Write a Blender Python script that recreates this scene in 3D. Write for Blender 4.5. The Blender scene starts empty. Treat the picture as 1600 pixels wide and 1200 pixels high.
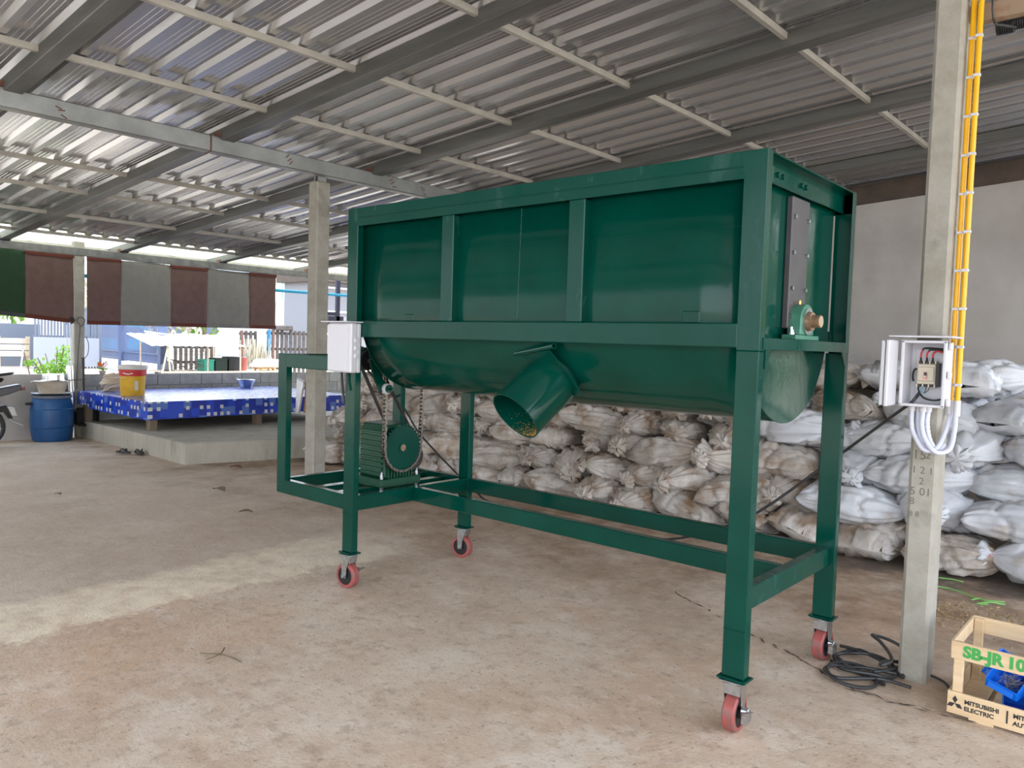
import bpy, bmesh, math, random
from math import pi, sin, cos, radians
from mathutils import Vector, Matrix, noise
R = random.Random(7)
C = bpy.context.scene.collection
sc = bpy.context.scene

# ------------------------------------------------------------------ camera, light, exposure
def camera():
    yaw, pitch, roll = .7163, -.0523, .0306
    f = Vector((-sin(yaw)*cos(pitch), cos(yaw)*cos(pitch), sin(pitch)))
    rt = Vector((cos(yaw), sin(yaw), 0)); up = rt.cross(f)
    r2 = rt*cos(roll)+up*sin(roll); u2 = -rt*sin(roll)+up*cos(roll)
    cd = bpy.data.cameras.new('camera'); co = bpy.data.objects.new('camera', cd); C.objects.link(co)
    m = Matrix((r2, u2, -f)).transposed().to_4x4(); m.translation = (3.7801, -2.8242, 1.5)
    co.matrix_world = m; cd.sensor_width = 36; cd.lens = 1209.59/1600*36; cd.clip_start = .05; cd.clip_end = 500
    sc.camera = co
camera()
w = bpy.data.worlds.new('sky'); sc.world = w; w.use_nodes = True
nt = w.node_tree; bg = nt.nodes['Background']
tc = nt.nodes.new('ShaderNodeTexCoord'); sep = nt.nodes.new('ShaderNodeSeparateXYZ'); rp = nt.nodes.new('ShaderNodeValToRGB')
nt.links.new(tc.outputs['Generated'], sep.inputs[0]); nt.links.new(sep.outputs['Z'], rp.inputs[0]); nt.links.new(rp.outputs[0], bg.inputs[0])
rp.color_ramp.elements[0].position = 0; rp.color_ramp.elements[0].color = (.95, .97, 1, 1)
rp.color_ramp.elements[1].position = .8; rp.color_ramp.elements[1].color = (.55, .72, 1, 1)
bg.inputs['Strength'].default_value = 2.4
sd = bpy.data.lights.new('sun', 'SUN'); sd.energy = 3.4; sd.angle = .02; sd.color = (1, .95, .86)
so = bpy.data.objects.new('sun', sd); C.objects.link(so); so.rotation_euler = Vector((-.5, -.35, -1.25)).to_track_quat('-Z', 'Y').to_euler()
sc.view_settings.view_transform = 'Standard'; sc.view_settings.look = 'None'; sc.view_settings.gamma = 1
sc.view_settings.use_curve_mapping = False; sc.view_settings.exposure = 0.9

# ------------------------------------------------------------------ materials
def mk(name, c1, c2=None, scale=4, rough=.6, metal=0, bump=0, bscale=60, stretch=(1, 1, 1), thr=(.35, .65), c3=None, s3=1.2, rand=0, coat=0, r2=None, detail=6, translucent=0, brough=0, spec=.5, t3=(.55, .7)):
    m = bpy.data.materials.new(name); m.use_nodes = True; n = m.node_tree.nodes; l = m.node_tree.links
    b = n['Principled BSDF']; b.inputs['Roughness'].default_value = rough; b.inputs['Metallic'].default_value = metal
    b.inputs['Coat Weight'].default_value = coat; b.inputs['Coat Roughness'].default_value = .06; b.inputs['Specular IOR Level'].default_value = spec
    b.inputs['Base Color'].default_value = (*c1, 1)
    t = n.new('ShaderNodeTexCoord'); mp = n.new('ShaderNodeMapping'); mp.inputs['Scale'].default_value = stretch
    l.new(t.outputs['Object'], mp.inputs[0])
    vec = mp.outputs[0]
    oi = n.new('ShaderNodeObjectInfo')
    if rand:
        ad = n.new('ShaderNodeVectorMath'); ad.operation = 'ADD'; mu = n.new('ShaderNodeMath'); mu.operation = 'MULTIPLY'; mu.inputs[1].default_value = 37
        l.new(oi.outputs['Random'], mu.inputs[0]); l.new(mp.outputs[0], ad.inputs[0]); l.new(mu.outputs[0], ad.inputs[1]); vec = ad.outputs[0]
    col = None
    def nz(sc_, det=detail):
        q = n.new('ShaderNodeTexNoise'); q.inputs['Scale'].default_value = sc_; q.inputs['Detail'].default_value = det; q.inputs['Roughness'].default_value = .6
        l.new(vec, q.inputs['Vector']); return q
    def ramp(src, a, bb, ca, cb):
        q = n.new('ShaderNodeValToRGB'); e = q.color_ramp.elements; e[0].position = a; e[1].position = bb; e[0].color = (*ca, 1); e[1].color = (*cb, 1); l.new(src, q.inputs[0]); return q
    if c2:
        q = nz(scale); r_ = ramp(q.outputs['Fac'], thr[0], thr[1], c1, c2); col = r_.outputs[0]
        if r2 is not None:
            rr = n.new('ShaderNodeMapRange'); rr.inputs['From Min'].default_value = .35; rr.inputs['From Max'].default_value = .65; rr.inputs['To Min'].default_value = rough; rr.inputs['To Max'].default_value = r2
            l.new(q.outputs['Fac'], rr.inputs['Value']); l.new(rr.outputs[0], b.inputs['Roughness'])
    if c3:
        q = nz(s3); k = ramp(q.outputs['Fac'], t3[0], t3[1], (0, 0, 0), (1, 1, 1)); mx = n.new('ShaderNodeMix'); mx.data_type = 'RGBA'
        l.new(k.outputs[0], mx.inputs[0])
        if col: l.new(col, mx.inputs[6])
        else: mx.inputs[6].default_value = (*c1, 1)
        mx.inputs[7].default_value = (*c3, 1); col = mx.outputs[2]
    if rand and rand > 0:
        hs = n.new('ShaderNodeHueSaturation'); rr = n.new('ShaderNodeMapRange'); rr.inputs['To Min'].default_value = 1-rand; rr.inputs['To Max'].default_value = 1+rand*.5
        l.new(oi.outputs['Random'], rr.inputs['Value']); l.new(rr.outputs[0], hs.inputs['Value'])
        if col: l.new(col, hs.inputs['Color'])
        else: hs.inputs['Color'].default_value = (*c1, 1)
        col = hs.outputs[0]
    if col: l.new(col, b.inputs['Base Color'])
    if bump:
        q = nz(bscale, 4); bp = n.new('ShaderNodeBump'); bp.inputs['Strength'].default_value = bump; bp.inputs['Distance'].default_value = .01
        l.new(q.outputs['Fac'], bp.inputs['Height']); l.new(bp.outputs[0], b.inputs['Normal'])
    if translucent:
        out = n['Material Output']; tr = n.new('ShaderNodeBsdfTranslucent'); ms = n.new('ShaderNodeMixShader'); ms.inputs[0].default_value = translucent
        if col: l.new(col, tr.inputs[0])
        else: tr.inputs[0].default_value = (*c1, 1)
        l.new(b.outputs[0], ms.inputs[1]); l.new(tr.outputs[0], ms.inputs[2]); l.new(ms.outputs[0], out.inputs[0])
    return m

M = {}
M['green'] = mk('green_enamel', (.0005, .046, .031), (.0008, .058, .040), 3, rough=.10, bump=.12, bscale=7, r2=.2, spec=.26)
M['green_worn'] = mk('green_enamel_worn', (.0007, .055, .039), (.03, .11, .09), 9, rough=.14, r2=.3, spec=.3, thr=(.57, .85), bump=.1, bscale=14, stretch=(1, 1, .4))
M['green_cast'] = mk('green_cast_iron', (.001, .05, .025), (.004, .07, .035), 30, rough=.35, bump=.4, bscale=90)
M['green_pale'] = mk('pale_green_cast', (.05, .2, .13), (.08, .25, .18), 20, rough=.4)
M['steel'] = mk('zinc_steel', (.62, .64, .66), (.45, .48, .5), 30, rough=.3, metal=1)
M['chain'] = mk('oily_chain_steel', (.30, .27, .23), (.12, .1, .09), 80, rough=.35, metal=1)
M['galv'] = mk('galvanised_steel', (.42, .43, .42), (.30, .31, .30), 3, rough=.42, metal=.75, r2=.5, c3=(.2, .1, .05), s3=1.4, t3=(.72, .78), stretch=(1, 1, 1))
M['galv_dark'] = mk('galvanised_rafter', (.23, .23, .22), (.15, .15, .14), 3, rough=.45, metal=.6, stretch=(.3, 3, 3))
M['purlin'] = mk('purlin_steel', (.66, .62, .55), (.45, .43, .38), 3, rough=.5, metal=.4)
M['roof'] = mk('metal_roof_sheet', (.60, .60, .61), (.48, .48, .49), 1.5, rough=.2, metal=.78, r2=.3, bump=.03, bscale=3, stretch=(.2, 1.2, 1))
M['red'] = mk('red_polyurethane', (.42, .075, .065), (.22, .10, .09), 22, rough=.45)
M['black'] = mk('black_plastic', (.012, .012, .013), rough=.45)
M['rubber'] = mk('black_rubber', (.02, .02, .02), (.05, .048, .045), 20, rough=.6)
M['cable'] = mk('black_cable_sheath', (.022, .022, .024), (.05, .05, .05), 10, rough=.42)
M['white'] = mk('white_plastic', (.66, .66, .70), rough=.35)
M['cream'] = mk('cream_bakelite', (.58, .52, .40), rough=.4)
M['flex'] = mk('white_flexible_conduit', (.64, .66, .76), rough=.4)
M['yellow'] = mk('yellow_conduit', (.92, .50, .004), (.85, .44, .004), 6, rough=.3)
M['redwire'] = mk('red_wire', (.55, .02, .03), rough=.4)
M['plate'] = mk('dark_grey_plate', (.075, .07, .075), (.09, .085, .09), 10, rough=.4)
M['shaft'] = mk('rusty_shaft_steel', (.25, .13, .07), (.4, .3, .2), 30, rough=.45, metal=.6)
M['shaft_face'] = mk('machined_shaft_end', (.55, .45, .3), rough=.4, metal=.4)
M['col'] = mk('cast_concrete_column', (.33, .31, .255), (.42, .40, .35), 7, rough=.85, bump=.4, bscale=50, c3=(.24, .23, .18), s3=3)
M['plaster'] = mk('cement_plaster', (.47, .44, .41), (.56, .535, .505), 1.6, rough=.9, bump=.15, bscale=20, c3=(.42, .395, .37), s3=.9)
M['block'] = mk('concrete_block', (.30, .30, .29), (.38, .38, .36), 8, rough=.9, bump=.4, bscale=60, rand=.12)
M['mortar'] = mk('mortar', (.25, .25, .24), rough=.95)
M['slab'] = mk('platform_concrete', (.36, .33, .27), (.45, .42, .35), 5, rough=.9, bump=.5, bscale=14, stretch=(1, 1, .35), c3=(.24, .23, .18), s3=2.5)
M['wood'] = mk('pale_pine', (.66, .47, .27), (.76, .58, .36), 4, rough=.6, stretch=(.5, 6, 6), bump=.1, bscale=20, rand=.12)
M['ink_green'] = mk('green_stencil_ink', (.06, .36, .08), rough=.7)
M['ink_black'] = mk('black_stencil_ink', (.03, .03, .03), rough=.7)
M['pencil'] = mk('pencil_marks', (.16, .15, .12), rough=.9)
M['bin'] = mk('blue_plastic', (.005, .16, .72), rough=.35)
M['barrel'] = mk('blue_drum_plastic', (.006, .09, .27), (.004, .06, .19), 3, rough=.45, c3=(.2, .3, .4), s3=5, t3=(.7, .75))
M['alu'] = mk('aluminium', (.75, .76, .78), rough=.3, metal=1)
M['basin'] = mk('cream_enamel', (.55, .48, .38), (.4, .33, .25), 6, rough=.5)
M['bucket_y'] = mk('yellow_label', (.72, .43, .01), (.6, .32, .01), 8, rough=.5)
M['bucket_r'] = mk('red_label', (.55, .02, .02), rough=.5)
M['bucket_w'] = mk('white_bucket_plastic', (.62, .60, .56), rough=.45)
M['rope'] = mk('cream_hose', (.62, .52, .40), rough=.6)
M['tarp_g'] = mk('green_tarp', (.018, .06, .02), (.022, .07, .028), 8, rough=.7, translucent=.35)
M['tarp_b'] = mk('brown_tarp', (.16, .095, .08), (.19, .115, .1), 8, rough=.7, translucent=.35)
M['tarp_w'] = mk('grey_tarp', (.25, .235, .21), (.28, .265, .24), 8, rough=.7, translucent=.35)
M['tarp_r'] = mk('rust_red_hem', (.16, .035, .02), rough=.7, translucent=.35)
M['sack_w'] = mk('white_woven_sack', (.68, .70, .74), (.56, .56, .57), 3, rough=.5, bump=.5, bscale=14, rand=.15, c3=(.40, .29, .19), s3=2.6, t3=(.58, .78))
M['sack_d'] = mk('dusty_woven_sack', (.70, .66, .62), (.47, .40, .33), 4.5, rough=.6, bump=.5, bscale=22, rand=.2, c3=(.28, .17, .09), s3=4, t3=(.50, .70))
M['tie_r'] = mk('red_string', (.6, .05, .04), rough=.6)
M['tie_g'] = mk('green_string', (.25, .6, .15), rough=.6)
M['tie_y'] = mk('cream_string', (.6, .5, .3), rough=.6)
M['card'] = mk('cardboard', (.42, .25, .12), rough=.8)
M['foil'] = mk('silver_foil_bag', (.75, .75, .78), rough=.3, metal=.7, bump=.8, bscale=20)
M['leaf'] = mk('bright_green_leaf', (.22, .48, .04), (.35, .6, .1), 6, rough=.5, translucent=.4, rand=.25)
M['leaf_d'] = mk('tree_leaf', (.10, .25, .03), (.3, .4, .08), 2, rough=.6, translucent=.3, rand=.25)
M['bark'] = mk('branch_bark', (.20, .15, .1), rough=.8)
M['orange'] = mk('orange_petal', (.75, .2, .05), rough=.6)
M['fence_b'] = mk('blue_grey_paint', (.09, .12, .22), rough=.5)
M['fence_g'] = mk('slate_paint', (.12, .14, .18), rough=.5)
M['plank'] = mk('sunbleached_plank', (.55, .42, .3), (.65, .55, .42), 4, rough=.8)
M['whitewall'] = mk('white_painted_wall', (.72, .70, .72), rough=.8)
M['house'] = mk('pale_grey_siding', (.62, .64, .68), rough=.7)
M['glass'] = mk('window_glass', (.35, .5, .45), rough=.1)
M['wframe'] = mk('white_window_frame', (.8, .8, .8), rough=.5)
M['tile'] = mk('salmon_roof_tile', (.55, .27, .22), (.65, .4, .35), 8, rough=.7)
M['pallet'] = mk('weathered_dark_wood', (.055, .045, .04), (.1, .085, .075), 10, rough=.8)
M['rust'] = mk('rusty_steel', (.16, .07, .05), (.22, .1, .06), 12, rough=.8)
M['cyan'] = mk('cyan_pipe', (.02, .35, .6), rough=.35)
M['bluepipe'] = mk('blue_pvc_pipe', (.02, .18, .36), rough=.4)
M['sheet'] = mk('old_white_roofing', (.75, .74, .68), rough=.7)
M['greencrate'] = mk('green_plastic', (.03, .28, .2), rough=.5)
M['darkbox'] = mk('dark_green_crate', (.015, .03, .02), rough=.7)
M['redbkt'] = mk('faded_red_plastic', (.42, .11, .10), rough=.5)
M['navy'] = mk('navy_steel', (.015, .015, .05), rough=.5)
M['greyw'] = mk('grey_panel', (.22, .22, .24), rough=.7)
M['straw'] = mk('dry_bamboo', (.5, .45, .34), rough=.8)
M['grain'] = mk('yellow_grain', (.45, .25, .05), (.6, .4, .12), 60, rough=.8)
M['debris'] = mk('brown_husk', (.36, .23, .10), (.52, .37, .19), 30, rough=.9)
M['dark'] = mk('dark_rust_band', (.075, .055, .045), (.11, .08, .06), 6, rough=.8)
M['grey_pl'] = mk('grey_fairing', (.10, .10, .11), rough=.4)
M['amber'] = mk('amber_plastic', (.75, .4, .08), rough=.4)

def ground_mat():
    m = bpy.data.materials.new('sunlit_ground'); m.use_nodes = True; n = m.node_tree.nodes; l = m.node_tree.links; b = n['Principled BSDF']
    q = n.new('ShaderNodeTexNoise'); q.inputs['Scale'].default_value = .6; q.inputs['Detail'].default_value = 8; t = n.new('ShaderNodeTexCoord'); l.new(t.outputs['Object'], q.inputs[0])
    r = n.new('ShaderNodeValToRGB'); r.color_ramp.elements[0].position = .4; r.color_ramp.elements[0].color = (.42, .36, .28, 1); r.color_ramp.elements[1].position = .62; r.color_ramp.elements[1].color = (.5, .42, .32, 1)
    l.new(q.outputs[0], r.inputs[0]); l.new(r.outputs[0], b.inputs['Base Color']); b.inputs['Roughness'].default_value = .95
    return m
M['ground'] = ground_mat()

def floor_mat():
    m = bpy.data.materials.new('worn_concrete_floor'); m.use_nodes = True; n = m.node_tree.nodes; l = m.node_tree.links; b = n['Principled BSDF']
    t = n.new('ShaderNodeTexCoord'); P = t.outputs['Object']
    def N(s, d=8, st=(1, 1, 1), ro=.65, off=0):
        mp = n.new('ShaderNodeMapping'); mp.inputs['Scale'].default_value = st; mp.inputs['Location'].default_value = (off, off, 0); l.new(P, mp.inputs[0])
        q = n.new('ShaderNodeTexNoise'); q.inputs['Scale'].default_value = s; q.inputs['Detail'].default_value = d; q.inputs['Roughness'].default_value = ro; l.new(mp.outputs[0], q.inputs[0]); return q.outputs['Fac']
    def RM(src, a, b_, c=0, d=1):
        q = n.new('ShaderNodeMapRange'); q.inputs['From Min'].default_value = a; q.inputs['From Max'].default_value = b_; q.inputs['To Min'].default_value = c; q.inputs['To Max'].default_value = d; l.new(src, q.inputs['Value']); return q.outputs[0]
    def MX(f, a, c):
        q = n.new('ShaderNodeMix'); q.data_type = 'RGBA'
        l.new(f, q.inputs[0])
        for i, v in ((6, a), (7, c)):
            if isinstance(v, tuple): q.inputs[i].default_value = (*v, 1)
            else: l.new(v, q.inputs[i])
        return q.outputs[2]
    def MA(op, a, c):
        q = n.new('ShaderNodeMath'); q.operation = op
        for i, v in ((0, a), (1, c)):
            if isinstance(v, (int, float)): q.inputs[i].default_value = v
            else: l.new(v, q.inputs[i])
        return q.outputs[0]
    base = MX(RM(N(1.1), .38, .62), (.61, .445, .32), (.76, .61, .475))
    base = MX(RM(N(.55, 5, off=4), .5, .66, 0, .75), base, (.68, .45, .29))       # reddish patches
    base = MX(RM(N(2.2, 9, off=9), .52, .7, 0, .7), base, (.88, .77, .65))        # pale scuffs
    base = MX(RM(N(3, 9, (1, 1, 1), .75, 13), .56, .7, 0, .55), base, (.33, .205, .12))      # brown stains
    base = MX(RM(N(14, 8, off=31), .5, .68, 0, .5), base, (.82, .70, .58)); base = MX(RM(N(11, 8, off=41), .54, .68, 0, .6), base, (.42, .29, .20))
    base = MX(RM(N(38, 4, off=3), .58, .70, 0, .6), base, (.20, .15, .11))          # specks
    base = MX(RM(N(90, 2, off=5), .66, .74, 0, .5), base, (.68, .62, .54))
    s = n.new('ShaderNodeSeparateXYZ'); l.new(P, s.inputs[0]); X, Y = s.outputs['X'], s.outputs['Y']
    wob = MA('ADD', RM(N(1.3, 6, off=2), .3, .7, -.11, .11), RM(N(11, 8, off=17), .3, .7, -.05, .05))
    xx = MA('ADD', X, wob)
    # older slab at the left: greyer
    left = RM(xx, -.95, -.80, 1, 0)
    base = MX(MA('MULTIPLY', left, .55), base, MX(RM(N(.9, 7, off=20), .35, .65), (.52, .42, .32), (.66, .56, .45)))
    # worn pale strip along the joint
    e1 = RM(xx, -1.0, -.86, 0, 1); e2 = RM(xx, -.40, -.36, 1, 0); yy = RM(Y, .4, 1.0, 1, 0)
    band = MA('MULTIPLY', MA('MULTIPLY', e1, e2), yy)
    base = MX(MA('MULTIPLY', band, RM(N(7, 9, off=6), .35, .6, .3, .95)), base, (.93, .80, .61))
    # dirty ground towards the sacks
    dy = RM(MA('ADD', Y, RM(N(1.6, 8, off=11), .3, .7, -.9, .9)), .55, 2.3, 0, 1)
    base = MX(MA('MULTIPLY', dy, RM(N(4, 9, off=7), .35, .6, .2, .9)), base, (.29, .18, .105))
    dk = RM(MA('ADD', Y, RM(N(3, 8, off=1), .3, .7, -.25, .25)), 2.75, 3.0, 0, 1)  # near-black from just in front of the sacks backwards
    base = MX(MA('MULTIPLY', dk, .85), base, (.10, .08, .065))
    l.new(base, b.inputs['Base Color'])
    l.new(RM(N(3, 6, off=8), .3, .7, .55, .85), b.inputs['Roughness'])
    h = MA('ADD', MA('ADD', MA('MULTIPLY', N(9, 9), .6), MA('MULTIPLY', N(70, 4), .35)), MA('MULTIPLY', N(2, 3), .8))
    bp = n.new('ShaderNodeBump'); bp.inputs['Strength'].default_value = .55; bp.inputs['Distance'].default_value = .02; l.new(h, bp.inputs['Height']); l.new(bp.outputs[0], b.inputs['Normal'])
    return m
M['floor'] = floor_mat()

def cloth_mat():
    m = bpy.data.materials.new('blue_squares_vinyl'); m.use_nodes = True; n = m.node_tree.nodes; l = m.node_tree.links; b = n['Principled BSDF']
    t = n.new('ShaderNodeTexCoord'); s = n.new('ShaderNodeSeparateXYZ'); l.new(t.outputs['UV'], s.inputs[0])
    def MA(op, a, c=0.):
        q = n.new('ShaderNodeMath'); q.operation = op
        for i, v in ((0, a), (1, c)):
            if isinstance(v, (int, float)): q.inputs[i].default_value = v
            else: l.new(v, q.inputs[i])
        return q.outputs[0]
    U, V = s.outputs[0], s.outputs[1]
    def cell(sz, o):
        a = MA('MULTIPLY', MA('ADD', U, o), 1/sz); c = MA('MULTIPLY', MA('ADD', V, o), 1/sz)
        cb = n.new('ShaderNodeCombineXYZ'); l.new(MA('FLOOR', a), cb.inputs[0]); l.new(MA('FLOOR', c), cb.inputs[1])
        wn = n.new('ShaderNodeTexWhiteNoise'); l.new(cb.outputs[0], wn.inputs['Vector']); return MA('FRACT', a), MA('FRACT', c), wn.outputs['Value']
    _, _, v1 = cell(.115, 0)
    r = n.new('ShaderNodeValToRGB'); r.color_ramp.interpolation = 'CONSTANT'; e = r.color_ramp.elements; e[0].color = (.006, .03, .36, 1); e[1].position = .45; e[1].color = (.01, .06, .55, 1)
    x = e.new(.72); x.color = (.09, .17, .52, 1); l.new(v1, r.inputs[0])
    fa, fb, v2 = cell(.105, .05)
    ins = MA('MULTIPLY', MA('MULTIPLY', MA('GREATER_THAN', fa, .28), MA('LESS_THAN', fa, .78)), MA('MULTIPLY', MA('GREATER_THAN', fb, .28), MA('LESS_THAN', fb, .78)))
    ins = MA('MULTIPLY', ins, MA('GREATER_THAN', v2, .5))
    mx = n.new('ShaderNodeMix'); mx.data_type = 'RGBA'; l.new(ins, mx.inputs[0]); l.new(r.outputs[0], mx.inputs[6]); mx.inputs[7].default_value = (.62, .64, .62, 1)
    l.new(mx.outputs[2], b.inputs['Base Color']); b.inputs['Roughness'].default_value = .32; b.inputs['Coat Weight'].default_value = .5; b.inputs['Coat Roughness'].default_value = .25
    return m
M['cloth'] = cloth_mat()

# ------------------------------------------------------------------ mesh helpers
ORG = {}
class G:
    def __init__(s): s.v = []; s.f = []
    def add(s, vs, fs):
        o = len(s.v); s.v += [Vector(p) for p in vs]; s.f += [tuple(i+o for i in f) for f in fs]; return s
    def box(s, x0, x1, y0, y1, z0, z1, mat=None):
        vs = [Vector((x, y, z)) for x in (x0, x1) for y in (y0, y1) for z in (z0, z1)]
        if mat: vs = [mat @ v for v in vs]
        return s.add(vs, [(0, 1, 3, 2), (4, 6, 7, 5), (0, 4, 5, 1), (2, 3, 7, 6), (0, 2, 6, 4), (1, 5, 7, 3)])
    def bar(s, p, q, w, h, up=(0, 0, 1)):
        p = Vector(p); q = Vector(q); d = (q-p); L = d.length; d.normalize(); u = Vector(up); r = d.cross(u).normalized(); u = r.cross(d)
        m = Matrix((r, d, u)).transposed().to_4x4(); m.translation = p
        return s.box(-w/2, w/2, 0, L, -h/2, h/2, m)
    def cyl(s, p, q, r0, r1=None, n=16, caps=True):
        r1 = r0 if r1 is None else r1; p = Vector(p); q = Vector(q); d = (q-p).normalized()
        a = d.orthogonal().normalized(); b = d.cross(a); vs = []
        for c, r in ((p, r0), (q, r1)):
            for i in range(n): t = 2*pi*i/n; vs.append(c+a*cos(t)*r+b*sin(t)*r)
        fs = [(i, (i+1) % n, n+(i+1) % n, n+i) for i in range(n)]
        if caps: fs += [tuple(range(n-1, -1, -1)), tuple(range(n, 2*n))]
        return s.add(vs, fs)
    def pipe(s, p, q, r, t=.006, n=32):
        p = Vector(p); q = Vector(q); d = (q-p).normalized(); a = d.orthogonal().normalized(); b = d.cross(a); vs = []
        for c, rr in ((p, r), (q, r), (q, r-t), (p, r-t)):
            for i in range(n): k = 2*pi*i/n; vs.append(c+a*cos(k)*rr+b*sin(k)*rr)
        return s.add(vs, [(j*n+i, j*n+(i+1) % n, ((j+1) % 4)*n+(i+1) % n, ((j+1) % 4)*n+i) for j in range(4) for i in range(n)])
    def tube(s, pts, r, n=8, closed=False, sub=1):
        pts = [Vector(p) for p in pts]
        if sub > 1:
            out = []; m = len(pts); rng = m if closed else m-1
            for i in range(rng):
                g = (lambda k: pts[k % m]) if closed else (lambda k: pts[min(max(k, 0), m-1)])
                p0, p1, p2, p3 = g(i-1), g(i), g(i+1), g(i+2)
                for k in range(sub):
                    t = k/sub; out.append(.5*((2*p1)+(p2-p0)*t+(2*p0-5*p1+4*p2-p3)*t*t+(3*p1-p0-3*p2+p3)*t**3))
            if not closed: out.append(pts[-1])
            pts = out
        m = len(pts); vs = []; up = None
        for i, p in enumerate(pts):
            a = pts[(i-1) % m] if closed or i else p; b = pts[(i+1) % m] if closed or i < m-1 else p
            d = (b-a).normalized() if (b-a).length > 1e-9 else Vector((0, 0, 1))
            if up is None: up = d.orthogonal().normalized()
            up = (up-d*up.dot(d)); up = up.normalized() if up.length > 1e-6 else d.orthogonal().normalized()
            e = d.cross(up); rr = r(i/(m-1)) if callable(r) else r
            for k in range(n): t = 2*pi*k/n; vs.append(p+up*cos(t)*rr+e*sin(t)*rr)
        fs = []
        for i in range(m if closed else m-1):
            j = (i+1) % m
            for k in range(n): fs.append((i*n+k, i*n+(k+1) % n, j*n+(k+1) % n, j*n+k))
        if not closed: fs += [tuple(range(n-1, -1, -1)), tuple((m-1)*n+k for k in range(n))]
        return s.add(vs, fs)
    def lathe(s, c, prof, n=28):
        c = Vector(c); vs = []; m = len(prof)
        for r, z in prof:
            for i in range(n): t = 2*pi*i/n; vs.append(c+Vector((cos(t)*r, sin(t)*r, z)))
        fs = [(j*n+i, j*n+(i+1) % n, (j+1)*n+(i+1) % n, (j+1)*n+i) for j in range(m-1) for i in range(n)]
        fs += [tuple(range(n-1, -1, -1)), tuple((m-1)*n+k for k in range(n))]
        return s.add(vs, fs)
    def prism(s, poly, axis, a, b):
        k = len(poly); vs = []
        for t in (a, b):
            for (u, w_) in poly: vs.append({'x': (t, u, w_), 'y': (u, t, w_), 'z': (u, w_, t)}[axis])
        return s.add(vs, [tuple(range(k-1, -1, -1)), tuple(range(k, 2*k))]+[(i, (i+1) % k, k+(i+1) % k, k+i) for i in range(k)])
    def build(s, name, mat, parent=None, smooth=False, bevel=0, loc=None, kind=None, label=None, ang=35):
        org = Vector(ORG.get(parent.name, (0, 0, 0))) if parent else Vector(loc or (0, 0, 0))
        me = bpy.data.meshes.new(name); me.from_pydata([v-org for v in s.v], [], s.f); me.validate()
        bm = bmesh.new(); bm.from_mesh(me); bmesh.ops.recalc_face_normals(bm, faces=bm.faces)
        if bevel:
            ed = [e for e in bm.edges if len(e.link_faces) == 2 and e.calc_face_angle(0) > .6]
            bmesh.ops.bevel(bm, geom=ed, offset=bevel, segments=1, affect='EDGES', profile=.5, clamp_overlap=True)
        bm.to_mesh(me); bm.free()
        if smooth:
            for p in me.polygons: p.use_smooth = True
            me.set_sharp_from_angle(angle=radians(ang))
        me.materials.append(mat if not isinstance(mat, str) else M[mat])
        o = bpy.data.objects.new(name, me); C.objects.link(o)
        if parent: o.parent = parent; ORG[o.name] = tuple(org)
        else: o.location = org; ORG[o.name] = tuple(org)
        if kind: o['kind'] = kind
        if label: o['label'] = label
        return o

def thing(name, label, cat, loc=(0, 0, 0), group=None, local=False, rotz=0):
    o = bpy.data.objects.new(name, None); C.objects.link(o); o.location = loc; o.empty_display_size = .1; o.rotation_euler = (0, 0, rotz)
    o['label'] = label; o['category'] = cat
    if group: o['group'] = group
    ORG[o.name] = (0, 0, 0) if local else tuple(loc)
    return o
def structure(name, loc=(0, 0, 0)):
    o = bpy.data.objects.new(name, None); C.objects.link(o); o.location = loc; o['kind'] = 'structure'; ORG[o.name] = tuple(loc); return o
def tag(o, label, cat, group=None, kind=None):
    o['label'] = label; o['category'] = cat
    if group: o['group'] = group
    if kind: o['kind'] = kind
    return o
def inst(o, parent=None, loc=None, rot=None, scale=None):
    c = o.copy(); C.objects.link(c)
    c.parent = parent if parent is not None else o.parent
    if loc is not None: c.location = loc
    if rot is not None: c.rotation_euler = rot
    if scale is not None: c.scale = scale
    return c
def dup(root, loc, rot=None, label=None):
    r = root.copy(); C.objects.link(r); r.location = loc
    if rot is not None: r.rotation_euler = rot
    if label: r['label'] = label
    for ch in root.children:
        c = ch.copy(); C.objects.link(c); c.parent = r
        for g in ch.children:
            d = g.copy(); C.objects.link(d); d.parent = c
    return r
def text_mesh(name, s, size, mat, parent, mtx, bold=0, ext=.0006, align='LEFT', sx=1):
    cu = bpy.data.curves.new(name, 'FONT'); cu.body = s; cu.size = size; cu.offset = bold; cu.extrude = ext; cu.align_x = align; cu.resolution_u = 3
    t = bpy.data.objects.new(name+'_curve', cu); C.objects.link(t)
    bpy.context.view_layer.update()
    me = bpy.data.meshes.new_from_object(t.evaluated_get(bpy.context.evaluated_depsgraph_get()))
    bpy.data.objects.remove(t); me.materials.clear(); me.materials.append(M[mat]); me.name = name
    me.transform(mtx)
    me.transform(Matrix.Translation(-Vector(ORG[parent.name])))
    o = bpy.data.objects.new(name, me); C.objects.link(o); o.parent = parent; ORG[o.name] = ORG[parent.name]; return o

def zf(x):
    return -.23*min(1, max(0, (-3-x)/6.8))
def zr(x): return 3.546+.0668*x

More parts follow.
